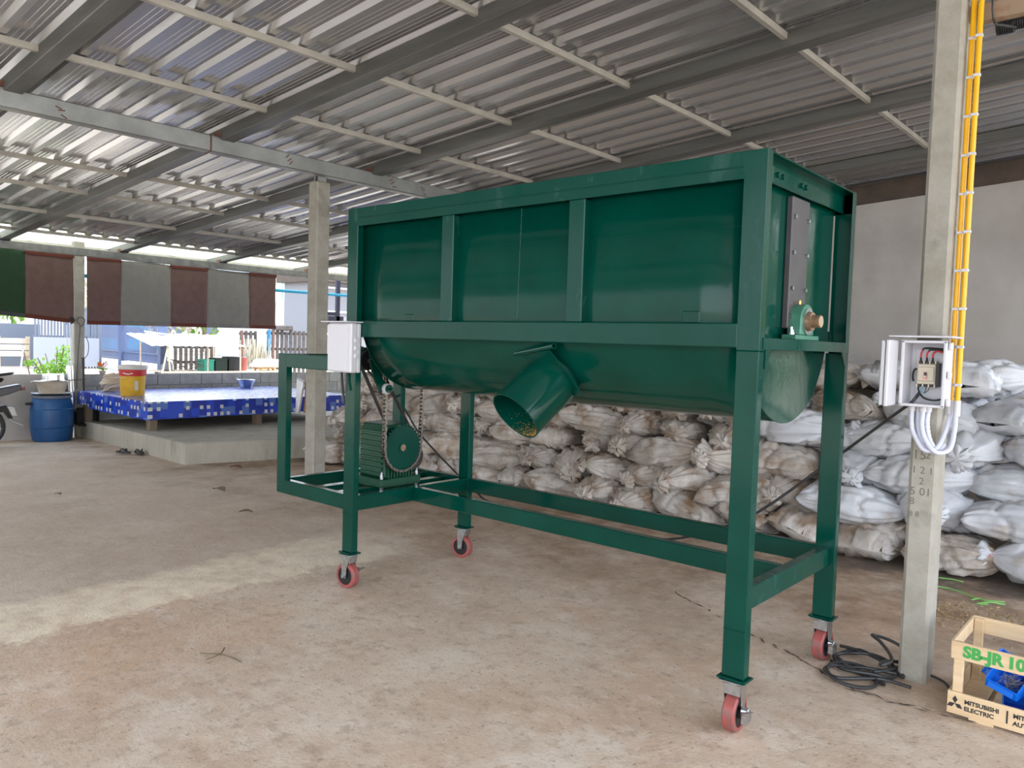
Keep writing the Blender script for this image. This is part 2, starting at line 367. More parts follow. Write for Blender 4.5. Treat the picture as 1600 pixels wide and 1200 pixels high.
# ------------------------------------------------------------------ floor, ground, walls
def build_floor():
    xs = [-10.0+.1*i for i in range(0, 181)]; ys = [-6.5+.15*j for j in range(0, 121)]
    vs = []; 
    for x in xs:
        for y in ys:
            wob = .10*noise.noise(Vector((x*.1, y*1.3, 3)))+.03*noise.noise(Vector((0, y*6, 1)))
            e = x+wob+.37; st = .022*min(1, max(0, -e/.10)) if y < .9 else .022*min(1, max(0, -e/.10))*max(0, 1-(y-.9))
            st *= min(1, max(0, (x+2.4)/1.2)) if x < -1.2 else 1
            vs.append((x, y, zf(x)+st+.004*noise.noise(Vector((x*2, y*2, 0)))))
    m = len(ys); fs = [(i*m+j, (i+1)*m+j, (i+1)*m+j+1, i*m+j+1) for i in range(len(xs)-1) for j in range(m-1)]
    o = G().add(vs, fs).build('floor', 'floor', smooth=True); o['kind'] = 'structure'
    # chipped crack between two pours, right of the machine
    g = G(); pts = [(1.45, 1.42), (1.75, 1.26), (2.05, 1.1), (2.3, .99), (2.5, .9), (2.62, .82), (2.75, .76), (2.9, .745), (3.05, .78), (3.2, .80)]
    rr = random.Random(3)
    for (a, b), (c, d) in zip(pts, pts[1:]):
        n = 7
        for k in range(n):
            if rr.random() < .42: continue
            t = k/n; x = a+(c-a)*t+rr.uniform(-.012, .012); y = b+(d-b)*t+rr.uniform(-.012, .012); s_ = rr.uniform(.004, .014)
            an = math.atan2(d-b, c-a)+rr.uniform(-.5, .5); L = rr.uniform(.02, .05)
            z = .0045
            p = [(x-cos(an)*L, y-sin(an)*L), (x+sin(an)*s_*.5, y-cos(an)*s_*.5), (x+cos(an)*L, y+sin(an)*L), (x-sin(an)*s_*.5, y+cos(an)*s_*.5)]
            g.add([(q[0], q[1], z) for q in p]+[(x, y, z-.003)], [(0, 1, 4), (1, 2, 4), (2, 3, 4), (3, 0, 4)])
    c = g.build('floor_crack', mk('crack_shadow_dirt', (.12, .085, .06), rough=.95), o); c['kind'] = 'stuff'
build_floor()

def build_ground():
    xs = [-90, -50, -30, -22, -18, -16, -13.5, -12, -11, -10.35, -10.0]; zz = [.55, .55, .55, .55, .5, .45, .4, .2, .0, -.15, -.26]
    ys = [-70, -30, -10, 0, 5, 10, 15, 20, 30, 60, 110]; vs = [(x, y, z) for x, z in zip(xs, zz) for y in ys]; m = len(ys)
    fs = [(i*m+j, (i+1)*m+j, (i+1)*m+j+1, i*m+j+1) for i in range(len(xs)-1) for j in range(m-1)]
    g = G().add(vs, fs)
    g.add([(-10, -70, -.26), (90, -70, -.06), (90, -6.4, -.03), (-10, -6.4, -.26)], [(0, 1, 2, 3)])
    g.add([(-10, 11.4, -.26), (90, 11.4, -.06), (90, 110, -.06), (-10, 110, -.26)], [(0, 1, 2, 3)])
    g.add([(7.9, -6.4, -.03), (90, -6.4, -.03), (90, 11.4, -.06), (7.9, 11.4, -.06)], [(0, 1, 2, 3)])
    o = g.build('ground', 'ground'); o['kind'] = 'structure'
build_ground()

def build_walls():
    w_ = structure('wall_back', (0, 7.5, 0))
    G().prism([(-5.0, -.2), (5.0, -.05), (5.0, zr(5.0)-.08), (-5.0, zr(-5)-.08)], 'y', 7.5, 7.65).build('wall_panel', 'plaster', w_)
    t = G().prism([(-5.0, zr(-5)-.20), (5.0, zr(5.0)-.20), (5.0, zr(5.0)+.03), (-5.0, zr(-5)+.03)], 'y', 7.44, 7.5).build('trim_1', 'dark'); t['kind'] = 'structure'
    l = structure('wall_left', (-9.85, 0, -.23))
    G().box(-9.90, -9.80, -6.4, 1.96, -.23, .79).build('wall_panel', 'plaster', l)
    G().box(-9.885, -9.815, 2.12, 11.4, -.23, .782).build('mortar_bed', 'mortar', l)
    first = None; rr = random.Random(5)
    for r_ in range(5):
        y = 2.12-(.2 if r_ % 2 else 0)
        while y < 11.3:
            y0 = max(y, 2.12)+.005; y1 = y+.39
            b = G().box(-.045+rr.uniform(-.003, .003), .045, 0, y1-y0, 0, .19)
            if y0 > y+.01 or first is None:
                o = b.build('block', 'block', None, bevel=.004)
                o.parent = l
                if y0 <= y+.01: first = o
            else: o = inst(first, l)
            o.location = (rr.uniform(-.002, .003), y0, .006+r_*.203)
            y += .4
    f = G().box(-40, -2.6, -13.2, -13, -.3, 5.2).build('wall_added', 'plaster'); f['kind'] = 'structure'  # unseen wall added behind the camera to darken the mixer's reflections
build_walls()

# ------------------------------------------------------------------ roof
def build_roof():
    c = bpy.data.objects.new('ceiling', None); C.objects.link(c); c['kind'] = 'structure'; c.rotation_euler = (0, 0, -.0154); ORG['ceiling'] = (0, 0, 0)
    X0, X1 = -9.30, 7.6
    # sheet: three broad pans, each with fine ribs, joined by low flutes that touch the purlins
    prof = []; P_ = .25
    for k in range(3):
        y = k*P_
        prof += [(y, 0), (y+.050, 0), (y+.076, .036), (y+.108, .036), (y+.112, .040), (y+.116, .036), (y+.146, .036), (y+.150, .040), (y+.154, .036), (y+.184, .036), (y+.188, .040), (y+.192, .036), (y+.224, .036)]
    prof.append((.75, 0)); prof.append((.79, .002))
    vs = []; nx = 9
    for i in range(nx):
        x = X0+(X1-X0)*i/(nx-1); s_ = .004*sin(i*2.1)
        for (y, z) in prof: vs.append((x, y, zr(x)+.052+z+s_))
    m = len(prof); fs = [(i*m+j, (i+1)*m+j, (i+1)*m+j+1, i*m+j+1) for i in range(nx-1) for j in range(m-1)]
    s0 = G().add(vs, fs).build('roof_sheet', 'roof', c); s0.location = (0, -6.2, 0)
    k = 1
    while -6.2+.75*k < 11.2:
        inst(s0, c, (0, -6.2+.75*k, .0015*(k % 2))); k += 1
    vs = []
    for i in range(3):
        x = -10.45+(X0+.12+10.45)*i/2
        for (y, z) in prof: vs.append((x, y, zr(x)+.046+z))
    e0 = G().add(vs, [(i*m+j, (i+1)*m+j, (i+1)*m+j+1, i*m+j+1) for i in range(2) for j in range(m-1)]).build('translucent_sheet', mk('fibreglass_sheet', (.80, .78, .62), rough=.5, translucent=.6), c); e0.location = (0, -6.2, 0)
    for q in range(1, k): inst(e0, c, (0, -6.2+.75*q, .0015*(q % 2)))
    raf = [-6.17, -4.41, -2.65, -.89, .84, 2.57, 4.33, 6.19, 7.95, 9.7, 11.4]
    def slopebox(name, x0, x1, y0, y1, h, mat, dz=0):
        vs = []
        for x in (x0, x1):
            for y in (y0, y1):
                for z in (-h, 0): vs.append((x, y, zr(x)+.05+z+dz))
        return G().add(vs, [(0, 1, 3, 2), (4, 6, 7, 5), (0, 4, 5, 1), (2, 3, 7, 6), (0, 2, 6, 4), (1, 5, 7, 3)]).build(name, mat, c, bevel=.004)
    r0 = slopebox('rafter', -10.35, X1-.1, -.065, .065, .105, 'galv_dark'); r0.location = (0, raf[0], 0)
    for y in raf[1:]: inst(r0, c, (0, y, 0))
    for x in (-10.3, -9.26, -7.75, -6.31, -5.16, -3.63, -2.27, -1.03, .24, 1.52, 2.8, 4.08, 5.36, 6.64):
        base = None
        for a, b in zip(raf, raf[1:]):
            if base is None:
                L = 1.0
                z = zr(x)+.048
                # lipped channel open towards the low side
                g = G().prism([(-.018, -.045), (.018, -.045), (.018, 0), (-.018, 0), (-.018, -.010), (.013, -.005), (.013, -.040), (-.013, -.040), (-.013, -.034), (-.018, -.034)], 'y', 0, 1)
                base = g.build('purlin', 'purlin', c); o = base
            else: o = inst(base, c)
            o.location = (x, a+.065, z); o.scale = (1, b-a-.13, 1)
    def channel(name, x, y0, y1, z0, z1, w_, mat='galv'):
        zc = (z0+z1)/2
        return G().prism([(x-w_, z0), (x+w_, z0), (x+w_, z1), (x-w_, z1)], 'y', y0, y1).build(name, mat, c, bevel=.008)
    channel('main_beam', -3.1, -6.2, .68, 3.165, 3.315, .055); channel('main_beam', -3.1, .683, 7.4, 3.165, 3.315, .055); channel('main_beam', -3.1, 7.403, 11.4, 3.165, 3.315, .055)
    g = G().prism([(-3.158, 3.162), (-3.042, 3.162), (-3.042, 3.318), (-3.158, 3.318)], 'y', .676, .687); g.build('weld_seam', 'rust', c)
    for yy in (1.45, 2.75, 3.2, -.6):
        g = G(); rr = random.Random(int(yy*100))
        for k in range(3):
            a = rr.uniform(-1, 1); g.bar((-3.041, yy+k*.02, 3.26-.03*k), (-3.041, yy+k*.02+.05*cos(a), 3.26-.03*k+.05*sin(a)), .004, .008)
        g.build('rust_scar', 'rust', c, kind='stuff')
    channel('eave_beam', -9.85, -6.2, 11.4, 2.70, 2.825, .05, 'galv_dark')
    # cleats where rafters sit on the beams
    cl = None
    for y in raf[1:-1]:
        for x, z in ((-3.1, 3.315), (-9.85, 2.825)):
            if cl is None: cl = G().box(-.06, .06, -.075, -.066, 0, .05).box(-.06, .06, .066, .075, 0, .05).build('rafter_cleat', 'rust', c); o = cl
            else: o = inst(cl, c)
            o.location = (x, y, z)
build_roof()

# ------------------------------------------------------------------ columns
def column(label, cx, cy, wx, wy, z0, z1, ch=.012):
    o = G().prism([(cx-wx/2, cy-wy/2), (cx+wx/2, cy-wy/2), (cx+wx/2, cy+wy/2), (cx-wx/2, cy+wy/2)], 'z', z0, z1).build('concrete_column', 'col', None, bevel=ch, loc=(cx, cy, z0))
    return tag(o, label, 'column', 'precast columns of the shed')
column('square concrete column behind the left end of the green mixer', -3.13, 1.97, .16, .16, -.02, 3.11)
column('thin concrete column at the far side between the two striped curtains', -9.86, 2.04, .14, .16, -.24, 2.93)
colr = column('concrete column at the right carrying the open breaker box', 2.90, 1.13, .12, .15, -.02, 3.72, .015)
# square steel dowel plates on top of the middle column
g = G(); g.box(-3.17, -3.15, 1.93, 2.02, 3.10, 3.17).box(-3.11, -3.09, 1.93, 2.02, 3.10, 3.17); g.build('tie_plate', 'galv', bpy.data.objects['concrete_column'])
# pencilled numbers
for s_, x, z, sz in (('1', 2.868, 1.10, .055), ('15', 2.852, 1.03, .06), ('2', 2.905, 1.035, .05), ('1 2 1', 2.852, .965, .045), ('2', 2.885, .915, .045), ('5 01', 2.85, .865, .05), ('8', 2.85, .82, .045), ('8 8', 2.85, .765, .035)):
    m_ = Matrix.Translation((x, 1.0545, z)) @ Matrix.Rotation(pi/2, 4, 'X')
    text_mesh('pencilled_number', s_, sz, 'pencil', colr, m_, ext=.0002)

# ------------------------------------------------------------------ the mixer
def build_mixer():
    L, D, H, wx, wy, zb = 2.556, 1.026, 2.26, .094, .047, .2207
    t = thing('ribbon_mixer', 'large dark green enamelled ribbon mixer with U-shaped trough on a wheeled steel frame', 'machine', (L/2, D/2, 0))
    B = .004
    def bx(name, x0, x1, y0, y1, z0, z1, mat='green', bevel=B, parent=t, **k): return G().box(x0, x1, y0, y1, z0, z1).build(name, mat, parent, bevel=bevel, **k)
    # legs
    for (x, y) in ((0, 0), (L-wx, 0), (0, D-wy), (L-wx, D-wy)):
        hi = H
        if x > 1:   # right legs: channel section, open towards the trough end above the shelf
            f = y < .5
            yo = 0 if f else D; s = 1 if f else -1
            pl = [(L-wx, yo), (L, yo), (L, yo+s*.047), (L-.005, yo+s*.047), (L-.005, yo+s*.006), (L-wx, yo+s*.006)]
            G().prism(pl, 'z', 1.50, hi).build('leg_channel', 'green_worn' if f else 'green', t, bevel=.002)
            bx('leg', x, x+wx, y, y+wy, zb, 1.50)
        else: bx('leg', x, x+wx, y, y+wy, zb, hi)
        bx('foot_plate', x-.014, x+wx+.014, y-.018, y+wy+.018, zb-.009, zb)
    # weld collars on legs
    # top ring
    G().prism([(0, H), (L, H), (L-wx, H-.105), (wx*.9, H-.105)], 'y', -.001, .006).build('top_rail', 'green_worn', t, bevel=.002)
    bx('top_rail_flange', .01, L-.01, .0, .05, H-.012, H, bevel=.002)
    bx('top_rail_lip', wx, L-wx, -.004, .008, H-.062, H-.056, bevel=.001)
    bx('top_rail', 0, L, D-.006, D, H-.10, H); bx('end_rail', 0, .05, .05, D-.05, H-.06, H-.005)
    bx('end_rail', L-.06, L-.054, .048, D-.006, H-.095, H-.002, 'green'); bx('end_rail_flange', L-.06, L, .048, D-.006, H-.008, H-.002)
    # bolted bracket on right end
    br = bx('bolted_bracket', L-.054, L-.046, .16, .68, H-.095, H-.028, 'green')
    for y in (.20, .25, .45, .50):
        G().cyl((L-.046, y, H-.06), (L-.036, y, H-.06), .011, n=6).build('bolt', 'green_worn', br)
    # mid rail and front uprights
    bx('middle_rail', wx-.01, L-wx+.004, -.002, .05, 1.51, 1.605); bx('middle_rail', wx, L-wx, D-.05, D, 1.51, 1.605)
    for x0 in (.80, 1.63):
        bx('upright', x0, x0+.088, .001, .05, 1.605, H-.105, 'green_worn')
        bx('upright', x0, x0+.088, D-.05, D-.001, 1.605, H-.105)
    # trough: U-shaped shell
    y0, y1, rz, r = .05, .976, 1.66, .463; yc = (y0+y1)/2; xa, xb = .085, 2.462; sec = [(y0, H-.02)]
    n = 36
    for i in range(n+1):
        a = pi+pi*i/n; sec.append((yc+cos(a)*r, rz+sin(a)*r))
    sec.append((y1, H-.02))
    vs = []; NX = 12
    for i in range(NX+1):
        x = xa+(xb-xa)*i/NX
        vs += [(x, y, z) for y, z in sec]
    m = len(sec); fs = [(i*m+j, (i+1)*m+j, (i+1)*m+j+1, i*m+j+1) for i in range(NX) for j in range(m-1)]
    sh = G().add(vs, fs).build('trough', 'green', t, smooth=True, ang=25)
    sm = sh.modifiers.new('thickness', 'SOLIDIFY'); sm.thickness = .004; sm.offset = 1
    # end plates
    poly = [(y, z) for y, z in sec]
    ep = [(yc+(y-yc)*1.012, z if z > rz else rz+(z-rz)*1.02) for y, z in poly]
    G().prism(ep, 'x', xb, xb+.006).build('end_plate', 'green', t, bevel=.001)
    G().prism(ep, 'x', xa-.006, xa).build('end_plate', 'green', t, bevel=.001)
    # bottom hem line of the shell
    # weld seams on front panels
    def weld(p, q, rr=.0028, nm='weld_seam'):
        p = Vector(p); q = Vector(q); n_ = int((q-p).length/.012); pts = [p.lerp(q, i/n_)+Vector((R.uniform(-.0012, .0012), 0, R.uniform(-.0012, .0012))) for i in range(n_+1)]
        G().tube(pts, lambda u: rr*(.7+.6*abs(sin(u*n_*1.3))), n=5).build(nm, 'green', t, smooth=True)
    weld((1.72, .048, 1.99), (2.46, .048, 1.985)); weld((1.30, .048, 1.606), (1.31, .048, 2.155)); weld((.89, .048, 1.985), (1.63, .048, 1.99)); weld((.1, .048, 1.98), (.8, .048, 1.985), .002)
    bx('panel_patch', 2.20, 2.28, .043, .05, 1.606, 1.655); bx('panel_patch', .47, .55, .043, .05, 1.606, 1.645)
    bx('rail_joint', .20, .206, -.006, .0, 1.511, 1.604, 'green_worn', .0005)
    # lower frame
    b0, b1 = .473, .564
    bx('end_brace', L-.075, L-.026, wy, D-wy, b0, b1, 'green_worn'); bx('end_brace', .04, wx, wy, D-wy, b0, b1)
    bx('lower_rail', wx, L-.075, .48, .53, b0, b1); bx('lower_rail', wx, L-.075, D-.048, D-.001, b0, b1)
    weld((L-wx, -.002, .41), (L-.001, -.002, .41), .002); weld((.001, -.002, .455), (wx, -.002, .455), .002)
    # left sub-frame
    xs = -.72
    for y in (0, D-wy):
        bx('subframe_post', xs, xs+.094, y, y+wy, b0, 1.39)
        bx('subframe_rail', xs+.094, 0, y, y+wy, b0, b1); bx('subframe_rail', xs+.094, 0, y, y+wy, 1.30, 1.39)
    bx('subframe_crossbar', xs, xs+.05, wy, D-wy, b0, b1); bx('subframe_crossbar', xs, xs+.05, wy, D-wy, 1.30, 1.39)
    for x in (-.42, -.20): bx('gearbox_support', x, x+.07, wy, D-wy, .49, .545)
    # shelf under the bearing, with gussets
    G().prism([(1.51, L-.062), (1.51, L-.057), (1.551, L-.057)][:0] or [(L-.066, 1.545), (L, 1.545), (L, 1.506), (L+.005, 1.506), (L+.005, 1.551), (L-.066, 1.551)], 'y', .03, D-.03).build('bearing_shelf', 'green_worn', t, bevel=.001)
    for y, s in ((.05, 1), (D-.05, -1)):
        G().prism([(y, 1.51), (y+s*.06, 1.51), (y, 1.43)], 'x', L-.002, L+.004).build('gusset', 'green', t)
    # dark cover strip with bolts
    st = bx('cover_strip', xb+.007, xb+.035, .41, .60, 1.60, 2.155, 'plate', .004)
    for z in (2.07, 1.92, 1.77, 1.65):
        for y in (.43, .58): G().cyl((xb+.035, y, z), (xb+.045, y, z), .009, n=6).build('bolt', 'steel', st)
    g = G()
    for i in range(14): g.cyl((xb+.006, .12+.77*R.random(), 1.6+.55*R.random()), None or (xb+.0065, 0, 0), .001) if 0 else None
    # pillow block bearing
    bxx = L-.04; yb, zb2 = .505, 1.632
    G().box(bxx-.03, bxx+.035, yb-.13, yb+.13, 1.551, 1.573).build('bearing_foot', 'green_pale', t, bevel=.004)
    pts = [(yb-.075, 1.573)]+[(yb+cos(a)*.074, zb2+sin(a)*.074) for a in [pi-.2-i*(pi-.4+.0)/14 for i in range(15)]]+[(yb+.075, 1.573)]
    ho = G().prism(pts, 'x', bxx-.03, bxx+.03).build('bearing_housing', 'green_pale', t, smooth=True, bevel=.004)
    G().pipe((bxx+.028, yb, zb2), (bxx+.036, yb, zb2), .058, .016).build('bearing_seal', 'steel', ho, smooth=True)
    G().cyl((bxx+.026, yb, zb2), (bxx+.030, yb, zb2), .05, n=28).build('bearing_face', 'black', ho, smooth=True)
    G().pipe((bxx+.02, yb, zb2), (bxx+.052, yb, zb2), .040, .012).build('locking_collar', 'shaft', ho, smooth=True)
    G().cyl((bxx+.0, yb-.02, zb2+.072), (bxx, yb-.02, zb2+.088), .006, n=8).build('grease_nipple', mk('brass', (.7, .35, .1), metal=1, rough=.3), ho)
    sf = G().cyl((xb, yb, zb2), (bxx+.088, yb, zb2), .027, n=28).build('shaft', 'shaft', t, smooth=True, bevel=.002)
    G().cyl((bxx+.088, yb, zb2), (bxx+.0885, yb, zb2), .024, n=28).build('shaft_end', 'shaft_face', sf)
    for y in (yb-.10, yb+.10):
        G().cyl((bxx, y, 1.573), (bxx, y, 1.583), .014, n=16).cyl((bxx, y, 1.583), (bxx, y, 1.594), .012, n=6).cyl((bxx, y, 1.594), (bxx, y, 1.606), .006, n=8).build('foundation_bolt', 'steel', t)
    # discharge chute
    S = Vector((1.44, .20, 1.36)); E = Vector((1.385, -.045, 1.155)); d = (E-S).normalized(); S2 = S-d*.10
    G().pipe(S2, E, .138, .006, n=48).build('discharge_pipe', 'green', t, smooth=True)
    ux = Vector((1, 0, .28)); ux = (ux-d*ux.dot(d)).normalized(); uy = d.cross(ux)
    if uy.z < 0: uy = -uy
    # gate flange around the pipe with a pointed corner
    F0 = S+d*.045; pol = [(-.165, .10), (-.15, .165), (.135, .175), (.165, .05), (.165, -.10), (-.165, -.12)]
    vs = []
    for k in (-.004, .004):
        for a, b in pol: vs.append(F0+ux*a+uy*b+d*k)
    k = len(pol); G().add(vs, [tuple(range(k-1, -1, -1)), tuple(range(k, 2*k))]+[(i, (i+1) % k, k+(i+1) % k, k+i) for i in range(k)]).build('gate_flange', 'green', t, bevel=.001)
    pa = F0+ux*-.17+uy*.165-d*.0; pb = F0+ux*.19+uy*.195
    G().pipe(pa, pb, .0135, .004, n=18).build('hinge_tube', 'green', t, smooth=True)
    # grain left in the mouth
    gr = G(); rr = random.Random(9)
    side = Vector((1, 0, 0)); side = (side-d*side.dot(d)).normalized(); dn = d.cross(side)
    if dn.z > 0: dn = -dn
    for i in range(900):
        a = rr.gauss(.25, .5); u = abs(rr.gauss(0, .05))+.002; rad = .131-abs(rr.gauss(0, .004))
        p = E-d*u+(dn*cos(a)+side*sin(a))*rad; s_ = rr.uniform(.0012, .003)
        q = [p+Vector((rr.uniform(-1, 1), rr.uniform(-1, 1), rr.uniform(-1, 1)))*s_ for _ in range(4)]
        gr.add(q, [(0, 1, 2), (0, 2, 3), (0, 3, 1), (1, 3, 2)])
    gr.build('grain_residue', 'grain', t, kind='stuff', label='scattered yellow grain stuck inside the mouth')
    # gearbox with fins, sprocket
    gx0, gx1, gy0, gy1 = -.36, -.10, .38, .63
    gb = G().prism([(.40, .60), (.40, .90), (.43, .945), (.60, .955), (.63, .92), (.63, .60)], 'x', gx0, gx1).build('gearbox', 'green_cast', t, bevel=.008)
    G().box(gx0-.03, gx1+.03, gy0-.03, gy1+.06, .545, .60).build('gearbox_foot', 'green_cast', gb, bevel=.006)
    for i in range(9):
        z = .62+i*.034
        if i < 9: G().box(gx0+.02, gx1-.02, .385, .402, z, z+.014).build('cooling_fin', 'green_cast', gb, bevel=.002)
    for i in range(9): G().box(gx1-.001, gx1+.012, .42+i*.025, .43+i*.025, .60, .67).build('cooling_fin', 'green_cast', gb)
    for x in (gx0-.01, gx1+.01):
        for y in (gy0-.01, gy1+.04): G().cyl((x, y, .53), (x, y, .612), .012, n=8).cyl((x, y, .612), (x, y, .628), .014, n=6).cyl((x, y, .628), (x, y, .645), .007, n=8).build('foot_bolt', 'steel', gb)
    G().cyl((gx1, .505, .80), (gx1+.03, .505, .80), .06, n=24).build('output_boss', 'green_cast', gb, smooth=True)
    xs_ = -.05
    def sprocket(cz, R0, nt_, nm):
        pol = []
        for i in range(nt_):
            for f, rr_ in ((0, R0-.010), (.25, R0-.009), (.42, R0+.004), (.58, R0+.004), (.75, R0-.009)):
                a = 2*pi*(i+f)/nt_; pol.append((.505+cos(a)*rr_, cz+sin(a)*rr_))
        o = G().prism(pol, 'x', xs_-.006, xs_+.006).build(nm, 'green', t)
        G().pipe((xs_, .505, cz), (xs_+.012, .505, cz), .034, .012).build('hub', 'green_worn', o, smooth=True)
        G().cyl((xs_-.04, .505, cz), (xs_+.010, .505, cz), .022, n=20).build('shaft_stub', 'shaft', o, smooth=True)
        return o
    zc = .80; sprocket(zc, .150, 38, 'driven_sprocket'); sprocket(1.632, .150, 38, 'driven_sprocket')
    # roller chain
    ch = G(); Rc = .152; path = []
    n1 = int((1.632-zc)/.0245)
    for i in range(n1): path.append((Vector((xs_, .505-Rc, 1.632-(1.632-zc)*i/n1)), Vector((0, 0, -1))))
    for i in range(20): a = pi+pi*i/20; path.append((Vector((xs_, .505+Rc*cos(a), zc+Rc*sin(a))), Vector((0, -sin(a), cos(a)))))
    for i in range(n1): path.append((Vector((xs_, .505+Rc+.012*sin(pi*i/n1), zc+(1.632-zc)*i/n1)), Vector((0, 0, 1))))
    for i in range(20): a = pi*i/20; path.append((Vector((xs_, .505+Rc*cos(a), 1.632+Rc*sin(a))), Vector((0, -sin(a), cos(a)))))
    for i, (p, dr) in enumerate(path):
        w_ = .010 if i % 2 else .0135
        nrm = Vector((1, 0, 0)).cross(dr)
        for s in (-1, 1):
            c = p+Vector((s*w_, 0, 0)); ch.bar(c-dr*.0155, c+dr*.0155, .016, .003, up=(1, 0, 0))
        ch.cyl(p-dr*.012-Vector((.0135, 0, 0)), p-dr*.012+Vector((.0135, 0, 0)), .0065, n=6)
    ch.build('drive_chain', 'chain', t, kind='stuff', label='oily roller chain')
    # idler and curved arm
    arm = []
    for i in range(15):
        a = pi*1.02+i*.085; arm.append((.98*cos(a)*.72, sin(a)*.62))
    g = G(); px = -.03
    pts = [(.225, 1.46), (.235, 1.38), (.255, 1.30), (.285, 1.235), (.325, 1.185)]
    for (a, b), (c, d_) in zip(pts, pts[1:]): g.bar((px, a, b), (px, c, d_), .012, .062, up=(0, .7, .7))
    g.build('idler_arm', 'green', t, bevel=.001)
    G().cyl((px-.01, .335, 1.19), (px+.03, .335, 1.19), .034, n=24).build('idler_roller', 'white', t, smooth=True, bevel=.003)
    G().cyl((px+.03, .335, 1.19), (px+.045, .335, 1.19), .026, n=20).cyl((px+.045, .335, 1.19), (px+.07, .335, 1.19), .009, n=8).build('idler_cap', 'green', t, smooth=True)
    # motor under the top of the sub-frame and belts to the gearbox pulley
    mo = G().cyl((-.42, .34, 1.37), (-.24, .34, 1.37), .07, n=28).build('motor', 'green_cast', t, smooth=True, bevel=.006)
    for i in range(16):
        a = 2*pi*i/16; G().bar((-.40, .34+cos(a)*.073, 1.37+sin(a)*.073), (-.27, .34+cos(a)*.073, 1.37+sin(a)*.073), .005, .016, up=(0, cos(a), sin(a))).build('cooling_fin', 'green_cast', mo)
    G().box(-.40, -.26, .27, .41, 1.298, 1.312).build('motor_foot', 'green', mo)
    G().box(-.42, -.24, .046, .60, 1.30, 1.308).build('motor_plate', 'green', t)
    G().cyl((-.235, .34, 1.36), (-.205, .34, 1.36), .06, n=28).build('motor_pulley', 'black', t, smooth=True)
    G().cyl((-.26, .34, 1.36), (-.2, .34, 1.36), .014).build('motor_shaft', 'steel', mo)
    pl = G().cyl((-.235, .74, .70), (-.205, .74, .70), .085, n=32).build('gearbox_pulley', 'rubber', t, smooth=True)
    G().cyl((-.3, .74, .70), (-.2, .74, .70), .016).build('input_shaft', 'steel', pl)
    for dx in (-.228, -.212):
        pts = []; a0 = math.atan2(.70-1.36, .74-.34)
        for i in range(13): a = a0+pi/2+pi*i/12; pts.append((dx, .34+cos(a)*.062, 1.36+sin(a)*.062))
        for i in range(13): a = a0-pi/2+pi*i/12; pts.append((dx, .74+cos(a)*.088, .70+sin(a)*.088))
        G().tube(pts, .0075, n=6, closed=True).build('drive_belt', 'rubber', t, smooth=True)
    # casters
    first = {}
    for (x, y, ax, lab) in ((L-wx/2, wy/2, radians(4), 0), (L-wx/2, D-wy/2, radians(-3), 0), (wx/2, wy/2, radians(98), 1), (wx/2, D-wy/2, radians(102), 1)):
        c = bpy.data.objects.new('caster', None); C.objects.link(c); c.parent = t; o0 = Vector(ORG['ribbon_mixer'])
        c.location = Vector((x, y, 0))-o0; c.rotation_euler = (0, 0, ax); ORG[c.name] = (0, 0, 0)
        if first:
            for k in first: q = inst(first[k], c)
            continue
        # local: axle along +x, offset back along +y
        off = .012; rw = .076
        prof = [(.030, -.024), (rw-.012, -.024), (rw, -.017), (rw+.0, .017), (rw-.012, .024), (.030, .024)]
        g = G(); n = 36; vs = []
        for (rr_, a) in [(rw-.02, -.026), (rw-.006, -.026), (rw, -.02), (rw, .02), (rw-.006, .026), (rw-.02, .026)]:
            for i in range(n): q = 2*pi*i/n; vs.append((a, off+cos(q)*rr_, rw+sin(q)*rr_))
        m_ = 6; g.add(vs, [(j*n+i, j*n+(i+1) % n, ((j+1) % m_)*n+(i+1) % n, ((j+1) % m_)*n+i) for j in range(m_) for i in range(n)])
        first['w'] = g.build('wheel', 'red', c, smooth=True)
        first['h'] = G().cyl((-.021, off, rw), (.021, off, rw), rw-.019, n=32).cyl((-.027, off, rw), (.027, off, rw), .022, n=20).build('wheel_hub', 'black', c, smooth=True)
        g = G()
        for s in (-1, 1):
            g.prism([(off-.016, rw-.012), (off+.016, rw-.012), (off+.02, rw+.05), (.034, .196), (-.034, .196), (off-.022, rw+.05)], 'x', s*.034-.0018, s*.034+.0018)
        g.box(-.036, .036, -.034, .034, .194, .199).cyl((0, 0, .198), (0, 0, .2065), .032, n=24).box(-.05, .05, -.045, .045, .2065, .2117)
        g.box(-.034, .034, -.03, -.027, .155, .196)
        first['f'] = g.build('fork', 'steel', c, bevel=.001)
        first['a'] = G().cyl((-.05, off, rw), (.05, off, rw), .006, n=10).cyl((-.046, off, rw), (-.037, off, rw), .012, n=6).cyl((.037, off, rw), (.046, off, rw), .012, n=6).build('axle_bolt', 'steel', c)
        first['b'] = G().box(.037, .062, off-.03, off+.022, rw-.03, rw+.012).cyl((.037, off-.02, rw+.02), (.066, off-.02, rw+.02), .016, n=14).bar((.045, off-.03, rw+.02), (.085, off-.055, rw+.038), .026, .004).build('brake_pedal', 'steel', c, bevel=.003)
        for k in first: pass
build_mixer()

